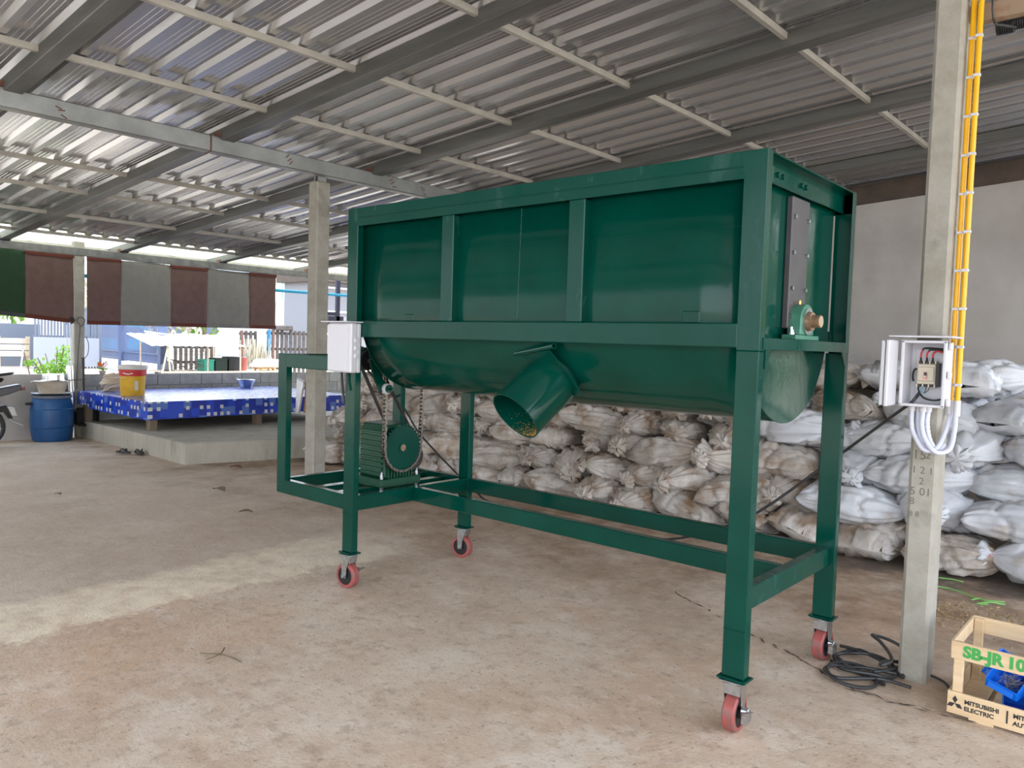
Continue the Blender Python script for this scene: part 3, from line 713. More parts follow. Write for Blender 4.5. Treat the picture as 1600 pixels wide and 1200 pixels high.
# white switch box on the mixer's front-left leg
def switch_box():
    t = thing('switch_box', 'closed white switch box with rain lid on the front left leg of the mixer', 'box', (.045, -.045, 1.30))
    G().box(-.062, .152, -.03, -.003, 1.302, 1.588).build('box_body', 'white', t, bevel=.006)
    G().box(-.064, .154, -.078, -.032, 1.302, 1.59).build('door', 'white', t, bevel=.007)
    G().box(-.064, .122, -.082, -.077, 1.31, 1.582).build('door_panel', 'white', t, bevel=.002)
    for z in (1.40, 1.445, 1.49): G().box(.152, .162, -.055, -.028, z-.014, z+.014).build('latch', 'white', t, bevel=.004)
    G().box(-.095, .165, -.115, .0, 1.592, 1.599).build('rain_lid', 'white', t, bevel=.002)
    G().tube([(.03, -.01, 1.305), (.028, -.012, 1.25), (.034, -.02, 1.19)], .007).build('cable_tail', 'cable', t, smooth=True)
    G().tube([(-.02, -.01, 1.30), (-.028, 0, 1.24), (-.03, .01, 1.17), (-.022, .012, 1.11)], .008, sub=4).build('cable_tail', 'cable', t, smooth=True)
switch_box()

# breaker box on the right column
def breaker_box():
    t = thing('breaker_box', 'open white breaker box on the right concrete column with its door swung left', 'box', (2.91, 1.0, 1.285))
    x0, x1, y0, y1, z0, z1 = 2.825, 2.995, .905, 1.05, 1.283, 1.562
    g = G(); w_ = .006
    g.box(x0, x1, y1-w_, y1, z0, z1).box(x0, x0+w_, y0, y1, z0, z1).box(x1-w_, x1, y0, y1, z0, z1).box(x0, x1, y0, y1, z0, z0+w_).box(x0, x1, y0, y1, z1-w_, z1)
    g.build('box_body', 'white', t, bevel=.002)
    g = G()
    for a, b, c, d in ((x0-.006, x0+.008, z0-.004, z1+.004), (x1-.008, x1+.006, z0-.004, z1+.004)): g.box(a, b, y0-.006, y0+.006, c, d)
    g.box(x0-.006, x1+.006, y0-.006, y0+.006, z1-.006, z1+.006).box(x0-.006, x1+.006, y0-.006, y0+.006, z0-.006, z0+.006).build('rim', 'white', t, bevel=.003)
    G().box(x0+.025, x1-.02, y1-.012, y1-.008, z0+.03, z1-.03).build('back_plate', 'white', t, bevel=.001)
    # door swung open to the left
    d = G().prism([(x0-.016, y0-.008), (x0-.030, y0-.004), (x0-.024, y0-.172), (x0-.008, y0-.172)], 'z', z0-.004, z1+.004).build('door', 'white', t, bevel=.004)
    d2 = G().prism([(x0-.036, y0+.0), (x0-.052, y0-.0), (x0-.044, y0-.166), (x0-.028, y0-.166)], 'z', z0+.0, z1+.0).build('door_panel', 'white', t, bevel=.003)
    for z in (1.36, 1.40, 1.45, 1.48): G().box(x0-.034, x0-.014, y0-.1, y0-.07, z-.008, z+.008, Matrix.Translation((0, 0, 0))).build('door_catch', 'white', t, bevel=.002)
    G().box(x0-.05, x1+.035, y0-.045, y1, z1+.018, z1+.026).build('rain_lid', 'white', t, bevel=.002)
    for z in (1.545, 1.42, 1.30): G().box(x1+.004, x1+.018, y0+.03, y0+.06, z-.016, z+.016).build('hinge_lug', 'white', t, bevel=.003)
    # breaker
    bxa, bxb, by = 2.868, 2.942, .985
    b = G().box(bxa, bxb, by, y1-.012, 1.375, 1.465).build('circuit_breaker', 'cream', t, bevel=.003)
    G().box(bxa+.004, bxb-.004, by-.008, by, 1.388, 1.452).build('front_cover', 'cream', b, bevel=.003)
    G().box(bxb+.001, bxb+.012, by+.01, y1-.012, 1.365, 1.47).build('side_cover', 'black', t)
    for k in range(3):
        for z in (1.466, 1.363): G().box(bxa+.006+k*.024, bxa+.018+k*.024, by+.002, by+.03, z, z+.011).build('terminal', 'black', b)
    for k in range(4):
        for z in (1.466, 1.361): G().box(bxa-.001+k*.0235, bxa+.005+k*.0235, by, by+.04, z, z+.014).build('terminal_wall', 'cream', b)
    G().box(2.896, 2.914, by-.010, by-.0078, 1.395, 1.43).build('toggle_frame', mk('pale_red', (.7, .35, .3), rough=.5), b)
    G().box(2.899, 2.911, by-.012, by-.009, 1.412, 1.428).build('toggle_slot', 'black', b)
    G().box(2.900, 2.910, by-.022, by-.011, 1.404, 1.414).build('toggle', 'cream', b, bevel=.001)
    # wires
    for k in range(3):
        x = 2.880+k*.024; zt = 1.535-.006*k
        G().tube([(x, by+.01, 1.472), (x, by+.004, 1.495)], .0042).build('wire', 'black', t, smooth=True)
        G().tube([(x, by+.004, 1.493), (x+.001, by+.004, 1.512), (x+.006, by+.006, 1.525-.004*k)], .0042, sub=3).build('wire', 'redwire', t, smooth=True)
        G().tube([(x+.005, by+.006, 1.523-.004*k), (x+.014, by+.008, zt), (2.955, by+.012, zt-.002), (2.985, by+.02, zt-.006)], .0045, sub=4).build('wire', 'black' if k < 2 else 'redwire', t, smooth=True)
    G().tube([(2.875, by+.012, 1.362), (2.878, by+.005, 1.345), (2.90, by, 1.315), (2.94, by+.002, 1.305), (2.985, by+.01, 1.315)], .004, sub=4).build('wire', 'black', t, smooth=True)
    G().tube([(2.868, by+.03, 1.44), (2.853, by+.02, 1.438), (2.847, by+.02, 1.41), (2.851, by+.02, 1.385)], .0042, sub=4).build('wire', 'black', t, smooth=True)
    for k, c_ in enumerate(((2.888, 1.345), (2.908, 1.35), (2.92, 1.35))): G().tube([(2.898+.01*k, by, 1.362), (c_[0], by-.004, c_[1]), (2.905, by-.01, 1.335)], .002, sub=3).build('wire', 'plate' if k else 'cyan', t)
    for k in range(4):
        x = 2.86+[0, .018, .045, .060][k]
        G().cyl((x, .97+.03*(k % 2), z0-.03), (x, .97+.03*(k % 2), z0), .014, n=16).build('cable_gland', 'white', t, smooth=True)
breaker_box()
def fixings():
    for k, (x, y, lab) in enumerate(((2.981, 1.115, 'yellow conduit nearer the concrete column'), (3.013, 1.095, 'yellow conduit on the outer side, away from the column'))):
        t = thing('yellow_conduit', lab, 'conduit', (x, y, 1.26), 'yellow conduits')
        G().cyl((x, y, 1.30), (x, y, 3.78), .0115, n=20).build('pipe', 'yellow', t, smooth=True)
        G().cyl((x, y, 1.235), (x, y, 1.305), .0145, n=20).build('coupling', 'white', t, smooth=True, bevel=.002)
        z = 1.375
        while z < 3.6:
            G().box(x-.014, x+.014, y-.014, y+.010, z-.006, z+.006).build('saddle_clip', 'white', t, bevel=.002); z += .165 if k == 9 else .17
    f1 = [(2.86, .97, 1.255), (2.862, .968, 1.2), (2.875, .965, 1.15), (2.92, .962, 1.085), (2.965, .985, 1.095), (2.98, 1.05, 1.16), (2.985, 1.112, 1.24)]
    f2 = [(2.905, .97, 1.255), (2.905, .965, 1.19), (2.925, .955, 1.13), (2.97, .955, 1.08), (3.012, 1.0, 1.095), (3.015, 1.06, 1.17), (3.010, 1.095, 1.24)]
    f3 = [(2.878, 1.0, 1.255), (2.88, 1.0, 1.18), (2.905, .995, 1.10), (2.96, .99, 1.075), (2.99, 1.02, 1.11)]
    f4 = [(2.92, 1.0, 1.255), (2.92, .99, 1.2), (2.935, .985, 1.13), (2.97, .99, 1.07)]
    for f, lab in ((f1, 'white flexible hose from the leftmost gland of the breaker box to the nearer yellow conduit'), (f2, 'white flexible hose looping from the breaker box to the outer yellow conduit'), (f3, 'white flexible hose half hidden behind the front loops under the breaker box'), (f4, 'short white flexible hose at the back right gland of the breaker box')):
        n = 60; rr_ = lambda u: .0095*(1+.06*sin(u*n*6.28))
        o = G().tube(f, lambda u: .0105+.0008*sin(u*380), n=12, sub=24).build('flexible_conduit', 'flex', None, smooth=True, loc=f[0], ang=80); tag(o, lab, 'conduit', 'white flexible hoses')
    # black supply cable slung behind the machine
    pts = [(2.885, .975, 1.335), (2.86, .95, 1.29), (2.78, 1.05, 1.235), (2.45, 1.2, .96), (2.08, 1.25, .64), (1.86, 1.25, .50), (1.5, 1.25, .36), (1.1, 1.25, .335), (.75, 1.25, .33), (.35, 1.25, .335), (.03, 1.25, .36), (-.08, 1.25, .41), (-.31, 1.25, .53), (-.7, 1.25, .77), (-.72, 1.06, 1.02), (-.5, .6, 1.25), (-.4, .42, 1.38)]
    o = G().tube(pts, .0075, n=8, sub=5).build('power_cable', 'cable', None, smooth=True, loc=pts[8]); tag(o, 'black power cable slung from the breaker box down behind the green mixer', 'cable')
    # coil on the floor
    def z(): return R.uniform(.008, .03)
    for lab, pts in (('black cable loop lying nearest the camera in the heap by the column foot', [(2.93, .93), (2.80, .93), (2.66, .80), (2.60, .83), (2.585, .92), (2.63, 1.0), (2.74, .99), (2.80, .88), (2.78, .80), (2.70, .765), (2.62, .79), (2.575, .86), (2.60, .93), (2.70, .95), (2.83, .90)]),
                     ('black cable bundle running from the rear caster to the column foot', [(2.53, 1.22), (2.60, 1.20), (2.70, 1.17), (2.80, 1.10), (2.87, 1.03), (2.84, 1.10), (2.74, 1.16), (2.62, 1.22), (2.56, 1.12), (2.60, 1.00), (2.70, .96), (2.80, 1.02), (2.86, 1.2), (2.84, 1.34)]),
                     ('black cable arching high against the column in the heap', [(2.84, 1.38), (2.72, 1.40), (2.65, 1.33), (2.72, 1.20), (2.80, 1.05), (2.84, .95), (2.815, .90), (2.79, .98), (2.80, 1.12), (2.85, 1.24)]),
                     ('black cable loop flat on the floor between the rear caster and the column', [(2.84, 1.04), (2.72, .98), (2.62, .97), (2.56, 1.04), (2.60, 1.14), (2.70, 1.18), (2.80, 1.13), (2.84, 1.0), (2.76, .93), (2.64, .92), (2.56, 1.0)])):
        p3 = [(x, y, z()) for x, y in pts]
        if 'arching' in lab: p3 = [(x, y, .01+.10*max(0, sin(pi*i/(len(pts)-1)))) for i, (x, y) in enumerate(pts)]
        o = G().tube(p3, .0085, n=8, sub=8).build('floor_cable', 'cable', None, smooth=True, loc=p3[0]); tag(o, lab, 'cable', 'heap of black cable')
    p = [(2.96, 1.16, .012), (3.02, 1.13, .010), (3.10, 1.03, .011), (3.3, 1.0, .012), (4.2, .9, .01)]
    o = G().tube(p, .006, n=8, sub=5).build('floor_cable', 'cable', None, smooth=True, loc=p[0]); tag(o, 'thin black cable running from the column foot under the wooden crate', 'cable')
fixings()

# ------------------------------------------------------------------ crate with bins
def crate():
    t = thing('wooden_crate', 'pale pine slatted crate stencilled in green and black, holding blue bins', 'crate', (3.5, 1.02, 0))
    x0, x1, y0, y1 = 3.10, 3.95, .80, 1.24
    def b(n, *a): return G().box(*a).build(n, 'wood', t, bevel=.0015)
    b('lower_slat', x0, x1, y0, y0+.012, .012, .105); b('upper_slat', x0+.004, x1, y0, y0+.012, .245, .318)
    b('lower_slat', x0, x1, y1-.012, y1, .012, .105); b('upper_slat', x0+.004, x1, y1-.012, y1, .245, .318)
    for xa in (x0, x1-.012):
        b('end_slat', xa, xa+.012, y0+.012, y1-.012, .012, .105); b('end_slat', xa, xa+.012, y0+.012, y1-.012, .255, .316)
        b('end_slat', xa, xa+.012, y0+.08, y1-.012, .13, .19)
    for xa in (x0+.014, x1-.05):
        for ya in (y0+.013, y1-.035): b('corner_post', xa, xa+.036, ya, ya+.022, .012, .314)
    for k in range(7): b('floor_slat', x0+.012+k*.119, x0+.012+k*.119+.10, y0+.012, y1-.012, .020, .030)
    for xa in (x0+.08, x0+.39, x1-.14): b('skid', xa, xa+.09, y0+.002, y1-.002, .0, .013)
    yf = y0-.0005
    def mt(x, z): return Matrix.Translation((x, yf, z)) @ Matrix.Rotation(pi/2, 4, 'X')
    text_mesh('green_lettering', 'SB-JR', .064, 'ink_green', t, mt(3.148, .262), bold=.0034); text_mesh('green_lettering', '100', .064, 'ink_green', t, mt(3.302, .262), bold=.0034)
    text_mesh('black_lettering', 'MITSUBISHI', .0245, 'ink_black', t, mt(3.163, .066), bold=.0009)
    text_mesh('black_lettering', 'ELECTRIC', .0245, 'ink_black', t, mt(3.163, .038), bold=.0009)
    text_mesh('black_lettering', 'MITSUBISHI', .0245, 'ink_black', t, mt(3.335, .066), bold=.0009)
    text_mesh('black_lettering', 'AUTOMATION', .0245, 'ink_black', t, mt(3.335, .036), bold=.0009)
    G().box(3.312, 3.318, yf-.001, yf+.001, .036, .088).build('divider_mark', 'ink_black', t)
    # three-rhombus emblem
    cx, cz, s = 3.129, .058, .0165
    for a in (90, 210, 330):
        a = radians(a); u = Vector((cos(a), 0, sin(a))); v = Vector((-sin(a), 0, cos(a)))
        c = Vector((cx, yf, cz)); pts = [c, c+u*s+v*s*.58, c+u*2*s, c+u*s-v*s*.58]
        g = G().add([p+Vector((0, -.0006, 0)) for p in pts]+[p+Vector((0, .0004, 0)) for p in pts], [(0, 1, 2, 3), (7, 6, 5, 4), (0, 4, 5, 1), (1, 5, 6, 2), (2, 6, 7, 3), (3, 7, 4, 0)]); g.build('rhombus_mark', 'ink_black', t)
    def bin_(lab, x, y, z, ry, rz):
        t = thing('parts_bin', lab, 'bin', (x, y, z), 'blue bins in the crate', local=True)
        t.rotation_euler = (radians(ry[0]), radians(ry[1]), radians(rz)); t.scale = (1.2, 1.2, 1.2)
        w_, d, h, k = .10, .16, .075, .0025
        g = G()
        g.box(-w_/2, w_/2, -d/2, d/2, 0, k).box(-w_/2, w_/2, d/2-k, d/2, 0, h)
        for s in (-1, 1):
            g.prism([(-d/2, 0), (d/2, 0), (d/2, h), (-d/2+.05, h), (-d/2-.012, h*.52)], 'x', s*w_/2-k/2, s*w_/2+k/2)
        g.add([(-w_/2, -d/2, 0), (w_/2, -d/2, 0), (w_/2, -d/2-.012, h*.45), (-w_/2, -d/2-.012, h*.45), (-w_/2, -d/2+k, 0), (w_/2, -d/2+k, 0), (w_/2, -d/2-.010, h*.45), (-w_/2, -d/2-.010, h*.45)], [(0, 1, 2, 3), (7, 6, 5, 4), (0, 3, 7, 4), (1, 5, 6, 2), (3, 2, 6, 7), (0, 4, 5, 1)])
        g.build('tray', 'bin', t, bevel=.0008)
        g = G()
        for s in (-1, 1): g.box(s*(w_/2+.003)-.003, s*(w_/2+.003)+.003, -d/2+.05, d/2, h-.006, h+.001)
        g.box(-w_/2, w_/2, d/2-.004, d/2+.004, h-.006, h+.001); g.build('rim', 'bin', t)
        for s in (-1, 1): G().box(s*(w_/2+.0015)-.002, s*(w_/2+.0015)+.002, -.02, .02, .01, h-.01).build('label_rib', 'bin', t)
        G().box(-w_/2+.01, w_/2-.01, -d/2-.014, -d/2-.010, .008, .028).build('label_holder', 'bin', t)
        if 'fluff' in lab:
            g = G(); rr = random.Random(4)
            for i in range(60):
                p = Vector((rr.gauss(0, .016), rr.gauss(-.02, .02), .015+abs(rr.gauss(0, .012)))); g.tube([p, p+Vector((rr.gauss(0, .01), rr.gauss(0, .01), rr.gauss(0, .008))), p+Vector((rr.gauss(0, .015), rr.gauss(0, .015), rr.gauss(0, .01)))], .0012, n=4)
            g.build('grey_fluff', 'greyw', t, kind='stuff')
    bin_('upper left blue bin in the crate, tilted, with grey fluff in it', 3.30, .955, .135, (4, 12), -12)
    bin_('lower blue bin in the crate standing under the tilted ones', 3.345, .93, .040, (0, -3), 8)
    bin_('blue bin at the back left of the crate, leaning towards the camera', 3.245, 1.06, .12, (-8, 28), -5)
    bin_('right blue bin in the crate beside the tilted one', 3.45, .96, .10, (6, -8), 14)
crate()

# ------------------------------------------------------------------ sacks
def sack_mesh(name, seed, L=.66, W=.46, H=.26, ruffle=1, fold=1.):
    rr = random.Random(seed); nu, nv = 46, 56; vs = []; k1 = rr.choice((5, 6, 7)); k2 = rr.choice((13, 15, 17)); ph = rr.uniform(0, 6); off = Vector((seed*3.1, seed*1.7, seed*.9)); bend = rr.uniform(-.06, .06); skew = rr.uniform(-.06, .06); lump = rr.uniform(.02, .045)
    tdir = Vector((rr.uniform(-.5, .5), 0, rr.uniform(-.7, .1)))
    for i in range(nu+1):
        u = i/nu
        if u < .17:      # crumpled tuft of gathered cloth in front of the tie
            q = 1-u/.17; y = -L/2-q*(.075+.02*ruffle); rad = .026+ruffle*.058*sin(min(1, q*1.25)*pi*.62)**1.2*(1-.75*max(0, q-.7)/.3); w_ = rad; h = rad*.85; fa = .12+.26*min(1, q*2); t = 0
        else:
            t = (u-.17)/.83; y = -L/2+t*L
            rise = sin(min(1, t/.45)*pi/2)**.66
            w_ = .026+(W/2-.026)*rise*(1-.10*t**4); endr = max(0., 1-t**5)**.55
            h = .024+(H/2-.024)*rise; h = max(.006, h*endr); fa = .20*fold*math.exp(-t/.20)
        for j in range(nv):
            a = 2*pi*j/nv; ca, sa = cos(a), sin(a); e = 2/2.3
            x = w_*abs(ca)**e*(1 if ca >= 0 else -1); z = h*abs(sa)**e*(1 if sa >= 0 else -1)
            f = 1+fa*((.5*cos(k1*a+ph)+.35*cos(k2*a+ph*2))*(1 if t > 0 else .45)+(.3 if t > 0 else 1.6)*noise.noise(Vector((ca*3+y*9, sa*3, seed))))
            p = Vector((x*f, y, z*f))
            if t > 0:
                d = Vector((x, 0, z)); d = d.normalized() if d.length > 1e-5 else d
                lw = noise.noise(p*3.6+off)*lump
                streak = (abs(noise.noise(Vector((ca*5.5+sa*2, p.y*2.6, sa*5.5))+off))-.22)*.075*fold
                creas = -max(0, .10-abs(noise.noise(Vector((p.x*3.3+p.y*2, p.y*4, p.z*3.3))+off*2)))*.30
                fine = noise.noise(p*19+off)*.008
                p += d*(lw+streak+creas+fine)*min(1, t*5)
                p.x += bend*sin(pi*t)+skew*t
            else:
                p += tdir*q*.05; p += Vector((noise.noise(Vector((ca*3+q*2, sa*3, seed))), noise.noise(Vector((ca*3, sa*3+q*2, seed+5))), noise.noise(Vector((ca*3+5, sa*3, q*3+seed)))))*.035*q
            p.z = max(p.z, -H*.44)
            vs.append(p)
    n = nv; c0 = len(vs); vs.append(sum((vs[j] for j in range(n)), Vector())/n+Vector((0, -.006, 0)))
    fs = [(i*n+j, i*n+(j+1) % n, (i+1)*n+(j+1) % n, (i+1)*n+j) for i in range(nu) for j in range(n)]
    fs += [tuple(nu*n+k for k in range(n))]+[(c0, (j+1) % n, j) for j in range(n)]
    g = G().add(vs, fs); me = bpy.data.meshes.new(name); me.from_pydata(g.v, [], g.f)
    bm = bmesh.new(); bm.from_mesh(me); bmesh.ops.recalc_face_normals(bm, faces=bm.faces); bm.to_mesh(me); bm.free()
    for p in me.polygons: p.use_smooth = True
    return me
def build_sacks():
    protos = {}
    for key, mat in (('w', 'sack_w'), ('d', 'sack_d')):
        protos[key] = []
        for s in range(6):
            big = key == 'w'; me = sack_mesh('woven_sack', s+(1 if big else 21), L=.64+.05*(s % 3)+(.06 if big else 0), W=.46+.03*(s % 2)+(.08 if big else 0), H=.265+.012*(s % 3)+(.03 if big else 0), ruffle=.75+.3*(s % 3), fold=(.65 if big else 1.05)+.3*(s % 2)); me.materials.append(M[mat]); protos[key].append(me)
    ties = {}
    for c in ('r', 'g', 'y'):
        g = G(); ring = [(.034*cos(2*pi*i/16), -.0+.004*sin(i*2), .029*sin(2*pi*i/16)) for i in range(16)]
        g.tube(ring, .006, n=6, closed=True); g.tube([(.03, 0, .01), (.05, -.02, .02), (.07, -.02, -.02)], .003, n=5, sub=3); g.tube([(.03, 0, .01), (.04, -.03, -.01), (.045, -.03, -.05)], .003, n=5, sub=3)
        me = bpy.data.meshes.new('tie_string'); me.from_pydata([tuple(v) for v in g.v], [], g.f); me.materials.append(M['tie_'+c]); ties[c] = me
    rr = random.Random(11)
    def front(x):
        return 3.02 if x > -2.4 else 3.02-(-2.4-x)*.28
    def layers(x):
        if x < -3.6: return 5
        if x < -2.2: return 6
        if x < .9: return 7
        if x < 2.6: return 8
        if x < 3.2: return 6
        if x < 3.6: return 5
        return 4
    ordn = ['', 'first', 'second', 'third', 'fourth', 'fifth', 'sixth', 'seventh', 'eighth', 'ninth', 'tenth', 'eleventh', 'twelfth', 'thirteenth', 'fourteenth', 'fifteenth', 'sixteenth', 'seventeenth', 'eighteenth', 'nineteenth', 'twentieth', 'twenty-first', 'twenty-second']
    rown = ['bottom row', 'second row up', 'third row up', 'fourth row up', 'fifth row up', 'sixth row up', 'seventh row up', 'top row']
    placed = []
    for zone, (xa, xb, pitch, hts) in enumerate(((-4.22, .95, .205, layers), (.95, 4.4, .232, lambda x: 6 if x < 2.65 else 5 if x < 3.0 else 4 if x < 3.5 else 3))):
      for l in range(8):
        x = xa+(.2 if l % 2 else 0)+rr.uniform(-.05, .05)-(.1 if zone else 0); row = []
        while x < xb-.15:
            dusty = not zone or (l == 0 and rr.random() < .5) or (x < 1.5 and rr.random() < .4)
            side = rr.random() < (.45 if zone else .2)
            wd = (.66 if side else .50) if zone else (.60 if side else .45)
            xc = x+wd/2
            if l < hts(xc): row.append((xc, side, dusty, wd))
            x += wd*rr.uniform(.93, 1.0)
        for k, (xc, side, dusty, wd) in enumerate(row):
            zz = .125+.01*zone+l*pitch+rr.uniform(-.018, .018); slope = l*(.12 if not zone else .15)
            ty = front(xc)+slope+(.24 if side else .36)+rr.uniform(-.06, .08)
            rot = (radians(90)+(pi if rr.random() < .5 else 0)+rr.uniform(-.35, .35)) if side else rr.uniform(-.45, .45)
            if not side and rr.random() < (.45 if zone else .12): rot += pi
            placed.append((xc, ty, zz, rot, dusty, (zone, l), k+1, side, 0))
            if l >= hts(xc)-2:
                for b in (1, 2): placed.append((xc+rr.uniform(-.1, .1), ty+.62*b+rr.uniform(-.05, .05), zz+rr.uniform(-.02, .03)-zone*.07*b+(.05 if b == 1 else 0), rr.uniform(0, 6.28), dusty, (zone, l), k+1, True, b))
    n = 0
    for (x, y, z, rot, dusty, l, k, side, b) in placed:
        key = 'd' if dusty else 'w'; me = rr.choice(protos[key])
        o = bpy.data.objects.new('woven_sack', me); C.objects.link(o); o.location = (x, y, z)
        o.rotation_euler = (rr.uniform(-.2, .12), rr.uniform(-.2, .2), rot); s = rr.uniform(.95, 1.06); o.scale = (s, s, s*rr.uniform(.92, 1.05))
        colr_ = 'dusty' if dusty else 'white'; zn = 'of the '+('right' if l[0] else 'left')+' stack'; l = l[1]
        nm = ordn[k] if k < len(ordn) else f'{k}th'
        if b: lab = f'{colr_} sack {"just" if b == 1 else "two ranks"} behind the {nm} from left, {rown[l]} {zn}'
        else: lab = f'{colr_} woven sack, {nm} from left, {rown[l]} {zn}'
        o['label'] = lab; o['category'] = 'sack'; o['group'] = 'tied woven sacks stacked along the back'
        ORG[o.name] = (0, 0, 0)
        if True:
            c = rr.choice('rrgyyyy'); L = .64+.05*(protos[key].index(me) % 3)+(.06 if key == 'w' else 0)
            q = bpy.data.objects.new('tie_string', ties[c]); C.objects.link(q); q.parent = o; q.location = (0, -L/2, 0)
        n += 1
    # loose white sack thrown on the pile by the column
build_sacks()
def pile_extras():
    t = G().add([(-5.05, 2.98, .50), (-4.93, 2.93, .50), (-4.86, 2.96, .92), (-5.06, 3.0, .96), (-5.04, 3.02, .50), (-4.92, 2.97, .50), (-4.85, 3.0, .92), (-5.05, 3.04, .96)], [(0, 1, 2, 3), (7, 6, 5, 4), (0, 4, 5, 1), (1, 5, 6, 2), (2, 6, 7, 3), (3, 7, 4, 0)])
    o = t.build('foil_sheet', 'foil', None, loc=(-4.98, 2.98, .5), bevel=.008); tag(o, 'crumpled silver sheet standing behind the left column beside the sacks', 'sheet')
    o = G().prism([(-4.98, .50), (-4.70, .50), (-4.72, .92), (-4.94, .94)], 'y', 3.06, 3.07).build('cardboard_sheet', 'card', None, loc=(-4.85, 3.06, .5)); tag(o, 'brown cardboard sheet behind the silver sheet', 'cardboard')
    # green plastic string scraps
    for lab, p in (('long pale green plastic string lying on the dirt behind the right column', [(2.55, 2.72, .012), (2.70, 2.76, .01), (2.80, 2.71, .014), (2.90, 2.66, .01), (3.02, 2.70, .012)]),
                   ('knotted green plastic string on the dirt at the end of the long string', [(2.86, 2.60, .01), (2.90, 2.64, .02), (2.95, 2.58, .012), (2.90, 2.54, .012), (2.97, 2.57, .03), (3.0, 2.64, .012), (3.03, 2.66, .01)]),
                   ('short yellow-green string scrap close to the foot of the sacks', [(2.60, 2.98, .01), (2.68, 3.0, .012), (2.74, 2.99, .01)])):
        o = G().tube(p, .0045, n=5, sub=5).build('plastic_string', 'tie_g', None, smooth=True, loc=p[0]); tag(o, lab, 'string')
    # husk debris
    g = G(); rr = random.Random(21)
    for i in range(2600):
        t_ = rr.random(); x = 2.72+t_*1.3; y = 2.28-.10*t_+rr.gauss(0, .13)+.25*(t_-.3)*rr.random(); s = rr.uniform(.004, .012); z = .004+abs(rr.gauss(0, .006))
        q = [Vector((x, y, z))+Vector((rr.uniform(-1, 1), rr.uniform(-1, 1), rr.uniform(-.4, .8)))*s for _ in range(4)]
        g.add(q, [(0, 1, 2), (0, 2, 3), (0, 3, 1), (1, 3, 2)])
    o = g.build('husk_litter', 'debris', None, loc=(3.2, 2.3, 0)); tag(o, 'strip of brown husk litter on the floor behind the crate', 'litter', kind='stuff')
    g = G()
    for i in range(700):
        x = rr.uniform(-4, 3.6); y = rr.uniform(-2.4, 2.6); s = rr.uniform(.001, .0045)
        q = [Vector((x, y, zf(x)+.004+(.02 if x < -.5 else 0)))+Vector((rr.uniform(-1, 1), rr.uniform(-1, 1), rr.uniform(0, .5)))*s for _ in range(4)]
        g.add(q, [(0, 1, 2), (0, 2, 3), (0, 3, 1), (1, 3, 2)])
    o = g.build('floor_grit', 'debris', None, loc=(0, 0, 0)); tag(o, 'fine grit and grain scattered over the concrete floor', 'grit', kind='stuff')
pile_extras()

